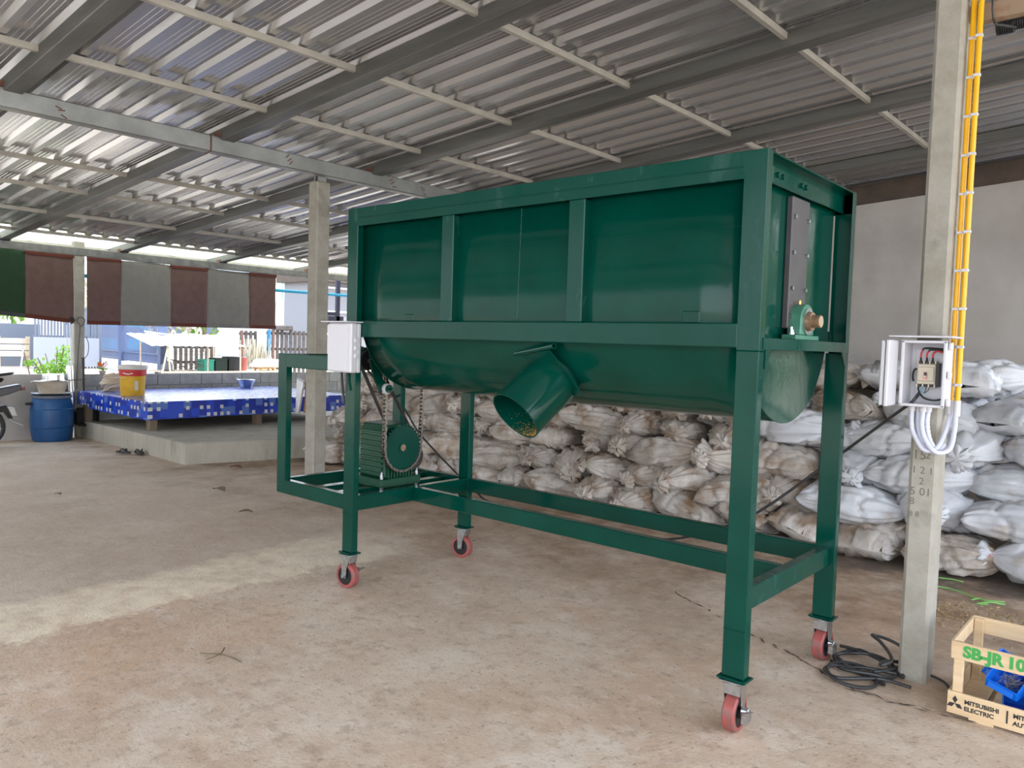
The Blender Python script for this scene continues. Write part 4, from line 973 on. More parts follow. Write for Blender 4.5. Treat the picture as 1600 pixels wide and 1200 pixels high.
# ------------------------------------------------------------------ left side: platform, bed and what stands on it
def zt(x): return zf(x)+.26
def left_side():
    vs = [(-9.80, 2.05), (-5.22, 1.57), (-4.05, 5.0), (-3.6, 7.4), (-5.15, 7.4), (-9.80, 8.6)]
    g = G(); k = len(vs)
    g.add([(x, y, zf(x)-.02) for x, y in vs]+[(x, y, zt(x)) for x, y in vs], [tuple(range(k-1, -1, -1)), tuple(range(k, 2*k))]+[(i, (i+1) % k, k+(i+1) % k, k+i) for i in range(k)])
    o = g.build('concrete_platform', 'slab', None, bevel=.012, loc=(-7, 4, zf(-7))); tag(o, 'low raised concrete platform under the blue covered bed', 'platform')
    # bed
    x0, x1, y0, y1 = -9.62, -7.12, 1.98, 5.45; zt_, zbm = .535, .275
    t = thing('bed_table', 'low wide bed table draped in blue vinyl with white squares', 'bed', ((x0+x1)/2, (y0+y1)/2, zt(-8.4)))
    g = G(); rr = random.Random(2); N = 40
    ring = []
    def per(n):
        out = []
        for (a, b) in (((x0, y0), (x1, y0)), ((x1, y0), (x1, y1)), ((x1, y1), (x0, y1)), ((x0, y1), (x0, y0))):
            L_ = math.dist(a, b); m_ = int(L_/.08)
            for i in range(m_): out.append((a[0]+(b[0]-a[0])*i/m_, a[1]+(b[1]-a[1])*i/m_))
        return out
    P = per(0); n = len(P); cx, cy = (x0+x1)/2, (y0+y1)/2; rows = []
    uvs = []; acc = [0]
    for i in range(n): acc.append(acc[-1]+math.dist(P[i], P[(i+1) % n]))
    prof = [(0, 0), (.018, -.008), (.02, -.05), (.024, -.14), (.03, 0)]
    vs = []; uv = []
    for r_ in range(5):
        for i, (x, y) in enumerate(P):
            d = Vector((0, 0)); 
            if x <= x0+1e-6: d.x = -1
            if x >= x1-1e-6: d.x = 1
            if y <= y0+1e-6: d.y = -1
            if y >= y1-1e-6: d.y = 1
            o_, dz = prof[r_]; wv = noise.noise(Vector((x*3, y*3, 5)))
            drop = zt_+dz if r_ < 4 else zbm+.022*noise.noise(Vector((x*1.6, y*1.6, 8)))+(.05 if x < -9.2 else 0)
            oo = o_+(.012*wv*(r_/4)); vs.append((x+d.x*oo, y+d.y*oo, drop+(-.006 if r_ == 0 else 0))); uv.append((acc[i], zt_-drop))
    fs = [(r_*n+i, r_*n+(i+1) % n, (r_+1)*n+(i+1) % n, (r_+1)*n+i) for r_ in range(4) for i in range(n)]
    nx, ny = 16, 22; base = len(vs)
    for i in range(nx+1):
        for j in range(ny+1):
            x = x0+(x1-x0)*i/nx; y = y0+(y1-y0)*j/ny; edge = i in (0, nx) or j in (0, ny)
            vs.append((x, y, zt_-(.006 if edge else .012*abs(noise.noise(Vector((x*2, y*2, 0))))))); uv.append((x+20, y+20))
    fs += [(base+i*(ny+1)+j, base+(i+1)*(ny+1)+j, base+(i+1)*(ny+1)+j+1, base+i*(ny+1)+j+1) for i in range(nx) for j in range(ny)]
    o = G().add(vs, fs).build('tablecloth', 'cloth', t, smooth=True)
    lay = o.data.uv_layers.new(name='UVMap')
    for p in o.data.polygons:
        for li in p.loop_indices:
            vi = o.data.loops[li].vertex_index; u_, v_ = uv[vi]
            if vi < base and p.index < 4*n and vi % n == 0 and any(o.data.loops[q].vertex_index % n == n-1 for q in p.loop_indices): u_ = acc[n]
            lay.data[li].uv = (u_, v_)
    G().box(x0+.05, x1-.04, y0+.04, y1-.05, .36, .50).build('bed_frame', 'pallet', t)
    for x in (x0+.1, x1-.10):
        for y in (y0+.09, (y0+y1)/2, y1-.1): G().prism([(x-.055, zt(x)), (x+.055, zt(x)), (x+.075, .40), (x-.075, .40)], 'y', y-.05, y+.05).build('leg', 'bark', t)
    # paint pail
    bx_, by_ = -8.35, 2.28; zt0 = zt_-.004
    p = thing('paint_pail', 'yellow and red paint pail with grey-white rim on the blue bed', 'bucket', (bx_, by_, zt0))
    G().lathe((bx_, by_, zt0), [(.165, 0), (.168, .02), (.188, .40), (.188, .415)], 36).build('label_wrap', 'bucket_y', p, smooth=True)
    G().lathe((bx_, by_, zt0), [(.186, .30), (.1905, .302), (.194, .395), (.186, .396)], 36).build('red_band', 'bucket_r', p, smooth=True)
    G().lathe((bx_, by_, zt0), [(.19, .395), (.205, .40), (.21, .44), (.205, .458), (.19, .46), (.182, .455), (.18, .41)], 36).build('rim', 'bucket_w', p, smooth=True)
    for a, z, s in ((-.9, .335, .022), (-.72, .33, .018), (-.5, .34, .02), (-1.1, .345, .014)):
        d = Vector((cos(a), sin(a), 0)); q = Vector((bx_, by_, zt0+z))+d*.1935; tn = Vector((-sin(a), cos(a), 0))
        G().bar(q-tn*s, q+tn*s, .018, .003, up=tuple(d)).build('paint_splash', 'bucket_w', p, bevel=.001)
    a = -.12; d = Vector((cos(a), sin(a), 0)); q = Vector((bx_, by_, zt0+.16))+d*.180; G().bar(q-Vector((0, 0, .07)), q+Vector((0, 0, .07)), .05, .004, up=tuple(d)).build('white_patch', 'bucket_w', p)
    hp = []
    for i in range(17): u = pi*i/16; hp.append((bx_+.205*cos(u)*cos(.3), by_+.205*cos(u)*sin(.3)-.03*sin(u)-.18*sin(u), zt0+.42-.16*sin(u)))
    G().tube(hp, .003, n=6).build('bail_handle', 'steel', p, smooth=True)
    # coiled hose
    pts = []; rr = random.Random(5); c = Vector((-9.2, 2.40, zt_+.02))
    for i in range(150):
        a = i*2*pi/15; r_ = .215+.035*sin(i*.9)+.02*rr.uniform(-1, 1); pts.append(c+Vector((cos(a)*r_*.7, sin(a)*r_, .015+i/150*.24+.05*sin(a+1)+.012*rr.uniform(-1, 1))))
    o = G().tube(pts, .0145, n=7, sub=3).build('coiled_hose', 'rope', None, smooth=True, loc=(-9.15, 2.52, zt_)); tag(o, 'coil of cream hose lying on the blue bed behind the paint pail', 'hose')
    # metal pot
    q = thing('metal_pot', 'small dented aluminium pot on the far side of the blue bed', 'pot', (-9.3, 4.72, zt_-.003))
    c = (-9.3, 4.72, zt_-.003)
    G().lathe(c, [(.085, 0), (.10, .01), (.13, .08), (.145, .10), (.16, .145), (.165, .15), (.155, .148), (.125, .08), (.09, .02)], 28).build('bowl', 'alu', q, smooth=True)
    G().tube([(-9.3, 4.56, zt_+.14), (-9.3, 4.53, zt_+.155), (-9.3, 4.52, zt_+.18), (-9.3, 4.56, zt_+.17)], .006, n=6).build('handle', 'alu', q)
    # blue barrel with basins
    x, y = -9.38, 1.50; z0 = zf(x)
    b = thing('blue_drum', 'blue plastic drum with dark lid against the half wall', 'drum', (x, y, z0))
    G().lathe((x, y, z0), [(.24, 0), (.262, .02), (.285, .14), (.295, .34), (.290, .50), (.268, .62), (.255, .66)], 40).build('drum_body', 'barrel', b, smooth=True)
    for z in (.22, .5): G().lathe((x, y, z0+z), [(.286, -.01), (.299, 0), (.286, .01)], 40).build('hoop', 'barrel', b, smooth=True)
    G().lathe((x, y, z0+.66), [(.258, 0), (.272, .008), (.272, .045), (.25, .055)], 40).build('drum_rim', 'fence_g', b, smooth=True)
    G().box(x-.04, x+.04, y-.36, y-.26, z0+.56, z0+.60).build('side_handle', 'black', b, bevel=.01)
    l_ = thing('tray_lid', 'dark dished tray lying on top of the blue drum', 'tray', (x, y, z0+.716)); G().lathe((x, y, z0+.716), [(.20, 0), (.25, .008), (.278, .02), (.27, .024), (.2, .012)], 36).build('dish', 'black', l_, smooth=True); G().lathe((x, y, z0+.737), [(.276, 0), (.284, .003), (.276, .007)], 36).build('rolled_edge', 'alu', l_, smooth=True)
    zz = z0+.732
    bs = thing('enamel_basin', 'dirty cream basin standing on the dark tray above the drum', 'basin', (x, y, zz)); G().lathe((x, y, zz), [(.15, 0), (.17, .01), (.215, .17), (.245, .18), (.25, .19), (.21, .188)], 36).build('bowl', 'basin', bs, smooth=True)
    G().box(x-.03, x+.03, y-.285, y-.235, zz+.172, zz+.19).build('handle_lug', 'basin', bs, bevel=.004)
    q = thing('upturned_pot', 'aluminium pot upside down on the cream basin', 'pot', (x, y+.02, zz+.19)); G().lathe((x, y+.02, zz+.19), [(.165, 0), (.168, .004), (.155, .02), (.150, .095), (.13, .108)], 36).build('pot_body', 'alu', q, smooth=True)
    G().lathe((x, y+.02, zz+.19), [(.163, 0), (.175, .004), (.165, .009)], 36).build('rim', 'alu', q, smooth=True)
    # foil-wrapped duct and rods on the post
    o = G().cyl((-9.62, 1.89, zf(-9.6)), (-9.70, 1.86, .93), .052, n=20).build('silver_tube', 'alu', None, smooth=True, loc=(-9.62, 1.88, zf(-9.6))); tag(o, 'tall silver metal tube leaning on the curtain post', 'tube')
    o = G().cyl((-9.56, 1.80, zf(-9.6)), (-9.70, 1.78, .72), .022, n=12).build('dark_pole', 'black', None, smooth=True, loc=(-9.56, 1.80, zf(-9.6))); tag(o, 'thin dark pole standing left of the silver tube', 'pole')
    for i, (dy, top, lab) in enumerate(((0, 1.62, 'thin steel rod strapped to the post, nearest the silver tube'), (-.045, 1.58, 'thin steel rod strapped to the post, left of the other rod'))):
        o = G().tube([(-9.70, 1.90+dy, .80), (-9.72, 1.88+dy, 1.2), (-9.72, 1.87+dy, top)], .007, n=6, sub=3).build('steel_rod', 'steel', None, smooth=True, loc=(-9.7, 1.9+dy, .8)); tag(o, lab, 'rod')
    hk = [(-9.74, 1.98, .55), (-9.74, 2.0, 1.1), (-9.74, 2.03, 1.56), (-9.74, 1.99, 1.62), (-9.74, 1.995, 1.69), (-9.74, 2.05, 1.71), (-9.74, 2.10, 1.67), (-9.74, 2.08, 1.60), (-9.74, 2.04, 1.56)]
    o = G().tube(hk, .007, n=6, sub=4).build('wire_hook', 'cable', None, smooth=True, loc=hk[0]); tag(o, 'long wire with a round loop hanging on the curtain post', 'wire')
    g = G(); rr = random.Random(8)
    g.tube([(-9.74+rr.uniform(-.02, .02), 1.90+.06*cos(i*1.9)*rr.uniform(.4, 1), 1.66+.07*sin(i*1.9)*rr.uniform(.4, 1)) for i in range(26)], .006, n=5, sub=3)
    o = g.build('wire_bundle', 'cable', None, smooth=True, loc=(-9.74, 1.9, 1.66)); tag(o, 'tangled bundle of black wire at the top of the curtain post', 'wire')
    o = G().tube([(-9.77, 2.13, 1.40), (-9.77, 2.17, 1.28), (-9.77, 2.16, 1.12), (-9.77, 2.10, 1.03)], .006, n=6, sub=4).build('bent_wire', 'cable', None, smooth=True, loc=(-9.77, 2.13, 1.4)); tag(o, 'short bent black wire on the right side of the curtain post', 'wire')
    o = G().tube([(-9.60, 1.82, .70), (-9.60, 2.0, .71), (-9.74, 2.12, .70), (-9.93, 2.12, .71), (-9.95, 1.95, .70), (-9.72, 1.80, .70)], .006, n=6, closed=True, sub=3).build('tie_strap', 'cable', None, smooth=True, loc=(-9.6, 1.9, .7)); tag(o, 'black strap tying the tubes and handle to the curtain post', 'strap')
    d = thing('dustpan', 'long-handled black dustpan leaning on the curtain post', 'dustpan', (-9.5, 2.08, .0))
    G().prism([(1.88, .0), (2.20, .02), (2.27, .24), (2.20, .27), (1.92, .26), (1.86, .20)], 'x', -9.56, -9.54).build('back_plate', 'black', d, bevel=.004)
    G().prism([(1.88, .0), (2.20, .02), (2.14, -.035+.02), (1.95, -.035)], 'x', -9.56, -9.42).build('scoop_lip', 'black', d, bevel=.004)
    G().box(-9.54, -9.43, 1.875, 1.89, .0, .2).box(-9.54, -9.43, 2.2, 2.215, .02, .22).build('side_wall', 'black', d)
    G().cyl((-9.55, 2.03, .24), (-9.66, 2.05, 1.00), .016, n=10).cyl((-9.645, 2.047, .88), (-9.675, 2.052, 1.06), .022, n=10).build('handle', 'black', d, smooth=True)
    # flip-flops
    for k, (x, y, a, lab) in enumerate(((-6.78, 1.50, .3, 'black flip-flop lying left of its pair on the floor by the platform'), (-6.58, 1.62, -.1, 'black flip-flop at the right of its pair on the floor by the platform'))):
        f = thing('flip_flop', lab, 'sandal', (x, y, zf(x)+.03), 'pair of black flip-flops', local=True, rotz=a)
        poly = [(.13*cos(u), (.048+.008*cos(u))*sin(u)) for u in [2*pi*i/20 for i in range(20)]]
        G().prism(poly, 'z', -.008, .016).build('sole', 'rubber', f, bevel=.003)
        G().tube([(-.02, -.045, .015), (.02, -.03, .05), (.075, 0, .018)], .008, n=6, sub=4).tube([(-.02, .045, .015), (.02, .03, .05), (.075, 0, .018)], .008, n=6, sub=4).build('strap', 'black', f, smooth=True)
left_side()

def curtains():
    def curtain(lab, stripes, ztop, zb, x=-9.77):
        y0 = stripes[0][0]; t = thing('striped_curtain', lab, 'curtain', (x, y0, ztop), 'striped tarpaulin curtains')
        for (a, b, m_) in stripes:
            b += .006; g = G(); nz_, ny_ = 14, max(4, int((b-a)/.06)); vs = []
            for i in range(nz_+1):
                for j in range(ny_+1):
                    v = i/nz_; u = a+(b-a)*j/ny_; z = ztop+(zb(u)-ztop)*v
                    xx = x+.035*noise.noise(Vector((u*1.3, v*1.2, 2)))+.012*sin(u*9+v*2)*v+.02*v*noise.noise(Vector((u*4, v*3, 7)))
                    vs.append((xx, u, z-.012*(1-v)*abs(sin(u*3))))
            fs = [(i*(ny_+1)+j, (i+1)*(ny_+1)+j, (i+1)*(ny_+1)+j+1, i*(ny_+1)+j+1) for i in range(nz_) for j in range(ny_)]
            p = g.add(vs, fs).build('curtain_stripe', m_, t, smooth=True)
            sm = p.modifiers.new('thickness', 'SOLIDIFY'); sm.thickness = .003
            hm = {'tarp_b': 'tarp_r', 'tarp_g': 'black', 'tarp_w': 'tarp_w'}[m_]
            g = G(); 
            for k in range(ny_):
                u0 = a+(b-a)*k/ny_; u1 = a+(b-a)*(k+1)/ny_
                xa = x+.035*noise.noise(Vector((u0*1.3, 1.2, 2)))+.012*sin(u0*9+2)+.02*noise.noise(Vector((u0*4, 3, 7)))+.006; xb = x+.035*noise.noise(Vector((u1*1.3, 1.2, 2)))+.012*sin(u1*9+2)+.02*noise.noise(Vector((u1*4, 3, 7)))+.006
                g.bar((xa, u0, zb(u0)+.03), (xb, u1, zb(u1)+.03), .008, .065)
            g.build('hem', hm, p)
            if m_ == 'tarp_b': G().box(x-.012, x+.02, a, b, ztop-.055, ztop-.005).build('top_band', 'tarp_r', p)
    curtain('left striped curtain, green and brown, left of the curtain post', [(-.6, 1.25, 'tarp_g'), (1.252, 1.935, 'tarp_b')], 2.70, lambda u: 1.70-(u-.9)*.085 if u > .9 else 1.70)
    curtain('right striped curtain of brown and grey panels beside the curtain post', [(2.14, 2.67, 'tarp_b'), (2.672, 3.51, 'tarp_w'), (3.512, 4.19, 'tarp_b'), (4.192, 5.03, 'tarp_w'), (5.032, 5.60, 'tarp_b')], 2.70, lambda u: 1.60+.012*(u-2.1))
curtains()

def motorbike():
    t = thing('motorbike', 'tail end of a grey motorbike at the left edge by the half wall', 'motorbike', (-8.95, .1, zf(-8.95)))
    x = -8.95; z0 = zf(x)+.0; yc = .47; r_ = .285
    def wheel(yc):
        g = G(); g.tube([(x, yc+r_*.9*cos(a), z0+r_*1.0+r_*.9*sin(a)) for a in [2*pi*i/36 for i in range(36)]], .032, n=8, closed=True); w_ = g.build('wheel', 'rubber', t, smooth=True)
        g = G(); g.tube([(x, yc+r_*.78*cos(a), z0+r_+r_*.78*sin(a)) for a in [2*pi*i/36 for i in range(36)]], .012, n=6, closed=True)
        for i in range(12): a = 2*pi*i/12; g.bar((x, yc, z0+r_), (x, yc+r_*.78*cos(a), z0+r_+r_*.78*sin(a)), .006, .006, up=(1, 0, 0))
        g.cyl((x-.05, yc, z0+r_), (x+.05, yc, z0+r_), .045, n=16); g.build('rim', 'steel', w_)
    wheel(yc); wheel(yc-1.25)
    G().prism([(yc-.05, .60), (yc+.47, .70), (yc+.50, .63), (yc+.30, .55), (yc-.1, .45)], 'x', x-.10, x+.10).build('tail_fairing', 'grey_pl', t, bevel=.02)
    G().prism([(yc+.40, .66), (yc+.52, .67), (yc+.53, .61), (yc+.42, .60)], 'x', x-.07, x+.07).build('tail_light', 'redbkt', t, bevel=.01)
    G().prism([(yc-.75, .60), (yc-.1, .66), (yc+.25, .74), (yc+.25, .80), (yc-.1, .74), (yc-.75, .70)], 'x', x-.11, x+.11).build('seat', 'black', t, bevel=.03)
    G().tube([(x-.08, yc, .80), (x-.08, yc+.3, .84), (x, yc+.38, .86), (x+.08, yc+.3, .84), (x+.08, yc, .80)], .014, n=8, sub=4).build('grab_rail', 'black', t, smooth=True)
    G().prism([(yc+.0, .35), (yc+.28, .40), (yc+.36, .22), (yc+.34, .18), (yc+.27, .30), (yc+.05, .30)], 'x', x-.07, x+.07).build('rear_fender', 'black', t, bevel=.01)
    G().prism([(yc+.30, .36), (yc+.38, .36), (yc+.42, .24), (yc+.34, .24)], 'x', x-.05, x+.06).build('number_plate_bracket', 'bucket_w', t, bevel=.004)
    G().cyl((x+.12, yc-.6, z0+.24), (x+.14, yc+.12, z0+.36), .04, .05, n=16).build('exhaust', 'alu', t, smooth=True)
    G().cyl((x+.1, yc+.30, .20), (x+.1, yc+.48, .10), .018, n=10).build('foot_peg', 'alu', t, smooth=True)
    G().prism([(yc-.75, .30), (yc-.25, .28), (yc-.2, .58), (yc-.8, .60)], 'x', x-.1, x+.1).build('engine', 'grey_pl', t, bevel=.02)
    G().bar((x, yc-1.25, z0+r_), (x, yc-.95, .75), .05, .05).bar((x, yc-.95, .75), (x, yc-.85, .95), .05, .05).bar((x-.3, yc-.85, .95), (x+.3, yc-.85, .95), .03, .03).build('front_fork', 'grey_pl', t)
motorbike()
def roof_bits():
    o = G().box(2.96, 4.4, 1.145, 1.20, 2.985, 3.06).build('rusty_strut', 'rust', None, loc=(3.6, 1.17, 3.0), bevel=.003); o.data.materials[0] = mk('rusty_brown_strut', (.30, .22, .15), (.24, .11, .06), 9, rough=.8, thr=(.5, .62)); tag(o, 'rust-spotted strut running right from the top of the concrete column', 'strut')
    t = thing('hanging_coil', 'black coiled cable bundle hanging under the rusty strut at the top right', 'coil', (3.03, 1.6, 3.05))
    for k, yo in enumerate((0, .075)):
        pts = [(2.985+yo*.9+i*.0013, 1.6+.028*cos(i*.9), 3.10+yo*.15+.028*sin(i*.9)) for i in range(56)]
        G().tube(pts, .0055, n=6, sub=2).build('coil', 'black', t, smooth=True)
    G().tube([(3.045, 1.12, 3.75), (3.05, 1.12, 3.2), (3.055, 1.13, 2.98), (3.06, 1.35, 3.02), (3.07, 1.6, 3.09)], .005, n=6, sub=4).build('suspension_wire', 'cable', t, smooth=True)
    G().bar((3.09, 1.62, 3.13), (3.35, 1.62, 2.98), .03, .03).build('white_arm', 'white', t, bevel=.004)
roof_bits()

# ------------------------------------------------------------------ outdoors, seen over the half wall
def gz(x):
    xs = [(-90, .55), (-18, .5), (-16, .45), (-13.5, .4), (-12, .2), (-11, 0), (-10, -.26)]
    for (a, za), (b, zb) in zip(xs, xs[1:]):
        if x <= b: return za+(zb-za)*(x-a)/(b-a) if x > a else za
    return -.26
def foliage(g, c, rx, ry, rz, n, s, rr, droop=0):
    for i in range(n):
        u = Vector((rr.gauss(0, 1), rr.gauss(0, 1), rr.gauss(0, 1))).normalized()*(rr.random()**.4)
        p = Vector(c)+Vector((u.x*rx, u.y*ry, u.z*rz)); a = Vector((rr.gauss(0, 1), rr.gauss(0, 1), rr.gauss(0, .6)-droop)).normalized()
        b = a.orthogonal().normalized(); b.rotate(Matrix.Rotation(rr.uniform(0, 6), 3, a)); L = s*rr.uniform(.6, 1.3); w_ = L*.32
        g.add([p, p+a*L*.45+b*w_, p+a*L, p+a*L*.45-b*w_], [(0, 1, 2, 3)])
def outdoors():
    # white wall with blue fence running away from the shed
    A, B_ = Vector((-14.2, 5.45, 0)), Vector((-23, 6.3, 0)); d = (B_-A).normalized(); L = (B_-A).length
    t = thing('boundary_fence', 'white boundary wall topped by a blue picket fence beyond the half wall', 'fence', tuple(A+Vector((0, 0, .4))))
    G().bar(A+Vector((0, 0, .53)), B_+Vector((0, 0, .53)), .12, .42).build('low_wall', 'whitewall', t)
    for z in (.80, .98, 1.72): G().bar(A+Vector((0, 0, z)), B_+Vector((0, 0, z)), .04, .035).build('rail', 'fence_b', t)
    b0 = None; n = int(L/.115)
    for i in range(n):
        p = A+d*(.05+i*.115)
        if b0 is None: b0 = G().box(-.011, .011, -.011, .011, 0, .98).build('picket', 'fence_b', None); o = b0; b0.parent = t
        else: o = inst(b0, t)
        o.location = p+Vector((0, 0, .76))-Vector(ORG[t.name])
    s0 = None
    for i in range(n-1):
        p = A+d*(.107+i*.115)
        if s0 is None: s0 = G().prism([(-.02, 0), (.02, 0), (.02, .17), (0, .21), (-.02, .17)], 'y', -.01, .01).build('short_picket', 'fence_b', None); o = s0; s0.parent = t
        else: o = inst(s0, t)
        o.location = p+Vector((0, 0, .76))-Vector(ORG[t.name])
    for q in (.12, 3.0, 5.9): G().bar(A+d*L*0+d*q+Vector((0, 0, .4)), A+d*q+Vector((0, 0, 1.8)), .16, .16, up=(1, 0, 0)).build('post', 'fence_b', t)
    # slate slat gate with pale lower sheet
    t = thing('slat_gate', 'slate grey gate of vertical slats left of the curtain post outside', 'gate', (-18, 4.6, .5))
    s0 = None
    for i in range(21):
        if s0 is None: s0 = G().box(-.012, .012, 0, .045, 0, 1.6).build('slat', 'fence_g', None); o = s0; s0.parent = t
        else: o = inst(s0, t)
        o.location = (0, 3.93+.074*i-4.6, .0)
    G().box(-17.97, -17.95, 3.9, 5.45, .55, 1.30).build('lower_sheet', mk('pale_slate_sheet', (.28, .30, .35), rough=.5), t)
    for z in (.6, 1.3, 2.0): G().box(-18.04, -18.0, 3.9, 5.48, z, z+.05).build('cross_rail', 'fence_g', t)
    G().box(-18.06, -17.98, 5.42, 5.52, .4, 2.2).build('gate_post', 'fence_g', t)
    t = thing('plank_fence', 'sun-bleached horizontal plank fence under a dark wall at the far left outside', 'fence', (-18.3, 2.5, .5))
    for z in (.80, .96, 1.12): G().box(-18.3, -18.26, .4, 3.9, z, z+.13).build('plank', 'plank', t, bevel=.004)
    for y in (.6, 2.2, 3.2, 3.85): G().box(-18.38, -18.3, y, y+.08, .4, 1.3).build('post', 'plank', t)
    o = G().box(-19.2, -19.05, -2, 4.4, .4, 1.62).build('dark_wall', 'fence_g', None, loc=(-19.1, 1, .4)); tag(o, 'dark slate wall behind the plank fence at the far left', 'wall')
    # shrub
    rr = random.Random(31)
    t = thing('shrub', 'bright green leafy shrub just beyond the half wall left of the curtain post', 'shrub', (-11.5, 2.25, gz(-11.5)))
    g = G(); foliage(g, (-11.5, 2.40, .95), .3, .16, .3, 260, .075, rr); foliage(g, (-11.5, 2.18, .80), .3, .26, .16, 220, .075, rr); foliage(g, (-11.5, 1.86, .90), .15, .10, .06, 50, .07, rr); g.build('leaves', 'leaf', t, kind='stuff')
    g = G()
    for i in range(7):
        e = (-11.5+rr.uniform(-.2, .2), 1.85+i*.1, .85+.06*i+rr.uniform(-.05, .1)); g.tube([(-11.5, 2.25, gz(-11.5)), (-11.5, 2.25+(e[1]-2.25)*.3, .5), e], .01, n=5, sub=3)
    g.build('stems', 'bark', t)
    t = thing('stick_tripod', 'two leaning sticks and a white pole standing on the sunlit ground outside', 'sticks', (-11.5, 1.75, gz(-11.5)))
    G().cyl((-11.5, 1.62, gz(-11.5)), (-11.5, 1.75, 1.18), .018, .014, n=8).build('white_pole', 'bucket_w', t); G().cyl((-11.5, 1.98, gz(-11.5)), (-11.5, 1.74, 1.16), .012, n=8).build('stick', 'bark', t)
    t = thing('potted_flower', 'small pot plant with orange petals on the half wall by the post', 'plant', (-9.86, 2.42, .782))
    G().lathe((-9.86, 2.42, .782), [(.04, 0), (.055, .05), (.06, .055), (.05, .055)], 16).build('pot', 'basin', t, smooth=True)
    g = G(); foliage(g, (-9.86, 2.42, .87), .04, .05, .04, 26, .05, rr); g.build('leaves', 'leaf_d', t, kind='stuff')
    g = G()
    for i in range(9): a = i*.7; p = Vector((-9.86, 2.42, .90)); q = p+Vector((.02*cos(a), .065*cos(a), .045+.03*sin(a*2))); s = Vector((.0, .018, .012)); g.add([p, q+s, q+Vector((0, 0, .02)), q-s], [(0, 1, 2, 3)])
    g.build('petals', 'orange', t)
    # makeshift canopy with things under it
    t = thing('low_canopy', 'makeshift low canopy of white roofing sheets on sticks outside', 'canopy', (-13.6, 5.7, .4))
    for k in range(3):
        y = 4.62+k*.72; z = 1.27
        vs = []; n = 9
        for i in range(n):
            u = i/(n-1); vs += [(-12.95, y+.75*u, 1.215+.02*abs(sin(u*12))+k*.004), (-14.5, y+.10+.75*u, 1.46+.02*abs(sin(u*12))+k*.004)]
        p = G().add(vs, [(2*i, 2*i+1, 2*i+3, 2*i+2) for i in range(n-1)]).build('roofing_sheet', 'sheet', t); sm = p.modifiers.new('thickness', 'SOLIDIFY'); sm.thickness = .012
    for p, q in (((-12.98, 4.80, .35), (-13.0, 4.98, 1.22)), ((-12.98, 5.05, .35), (-13.0, 4.98, 1.22)), ((-13.0, 6.70, .35), (-13.0, 6.7, 1.22)), ((-14.4, 5.0, .4), (-14.4, 5.0, 1.45)), ((-14.4, 6.8, .4), (-14.4, 6.8, 1.45)), ((-13.2, 6.0, .35), (-13.2, 6.0, 1.24))):
        G().cyl(p, q, .02, n=8).build('pole', 'plank', t)
    for k, (a, b) in enumerate((((-13.6, 4.9, 1.36), (-13.9, 6.9, 1.50)), ((-13.4, 5.2, 1.34), (-14.1, 5.6, 1.56)), ((-13.5, 6.2, 1.36), (-14.0, 4.9, 1.52)))): G().cyl(a, b, .018, n=6).build('loose_stick', 'plank', t)
    t = thing('low_workbench', 'low bench of old boards under the white canopy', 'bench', (-13.4, 6.2, .35))
    for k in range(6): G().box(-13.95+.17*k, -13.80+.17*k, 4.95, 8.1, .62, .65).build('board', 'plank', t, bevel=.003)
    for y in (5.1, 6.5, 7.9):
        for x in (-13.9, -13.0): G().box(x, x+.06, y, y+.06, .3, .62).build('leg', 'pallet', t)
    def crate_(nm, lab, cat, mat, x, y, z, wx_, wy_, h):
        t = thing(nm, lab, cat, (x, y, z)); g = G(); k = .012
        g.box(x-wx_/2, x+wx_/2, y-wy_/2, y+wy_/2, z, z+k)
        g.box(x-wx_/2, x-wx_/2+k, y-wy_/2, y+wy_/2, z, z+h).box(x+wx_/2-k, x+wx_/2, y-wy_/2, y+wy_/2, z, z+h).box(x-wx_/2, x+wx_/2, y-wy_/2, y-wy_/2+k, z, z+h).box(x-wx_/2, x+wx_/2, y+wy_/2-k, y+wy_/2, z, z+h)
        g.build('tub', mat, t, bevel=.004)
        G().box(x-wx_/2-.01, x+wx_/2+.01, y-wy_/2-.01, y-wy_/2, z+h-.03, z+h).box(x-wx_/2-.01, x+wx_/2+.01, y+wy_/2, y+wy_/2+.01, z+h-.03, z+h).box(x+wx_/2, x+wx_/2+.01, y-wy_/2, y+wy_/2, z+h-.03, z+h).build('rim', mat, t)
    crate_('green_crate', 'green plastic crate on the bench under the canopy', 'crate', 'greencrate', -13.35, 6.03, .65, .3, .26, .27)
    crate_('dark_crate', 'dark green crate right of the green crate under the canopy', 'crate', 'darkbox', -13.35, 6.34, .65, .3, .30, .30)
    crate_('dark_crate', 'black crate at the right end under the canopy, beside the red bucket', 'crate', 'black', -13.35, 6.66, .65, .3, .28, .33)
    t = thing('red_bucket', 'faded red bucket right of the black crate outside', 'bucket', (-13.3, 6.93, .65)); G().lathe((-13.3, 6.93, .65), [(.085, 0), (.11, .30), (.115, .31), (.10, .30), (.08, .02)], 20).build('pail', 'redbkt', t, smooth=True); G().tube([(-13.3+.0, 6.93-.11, .95), (-13.25, 6.93, .99), (-13.3, 6.93+.11, .95)], .005, n=5, sub=4).build('handle', 'steel', t)
    t = thing('dark_kettle', 'round dark kettle at the left end of the bench outside', 'kettle', (-13.3, 5.10, .65)); G().lathe((-13.3, 5.10, .65), [(.08, 0), (.12, .04), (.12, .13), (.07, .20), (.02, .23)], 20).build('body', 'fence_g', t, smooth=True); G().tube([(-13.3, 5.0, .82), (-13.3, 5.10, .95), (-13.3, 5.2, .82)], .008, n=6, sub=5).build('handle', 'black', t)
    g = G()
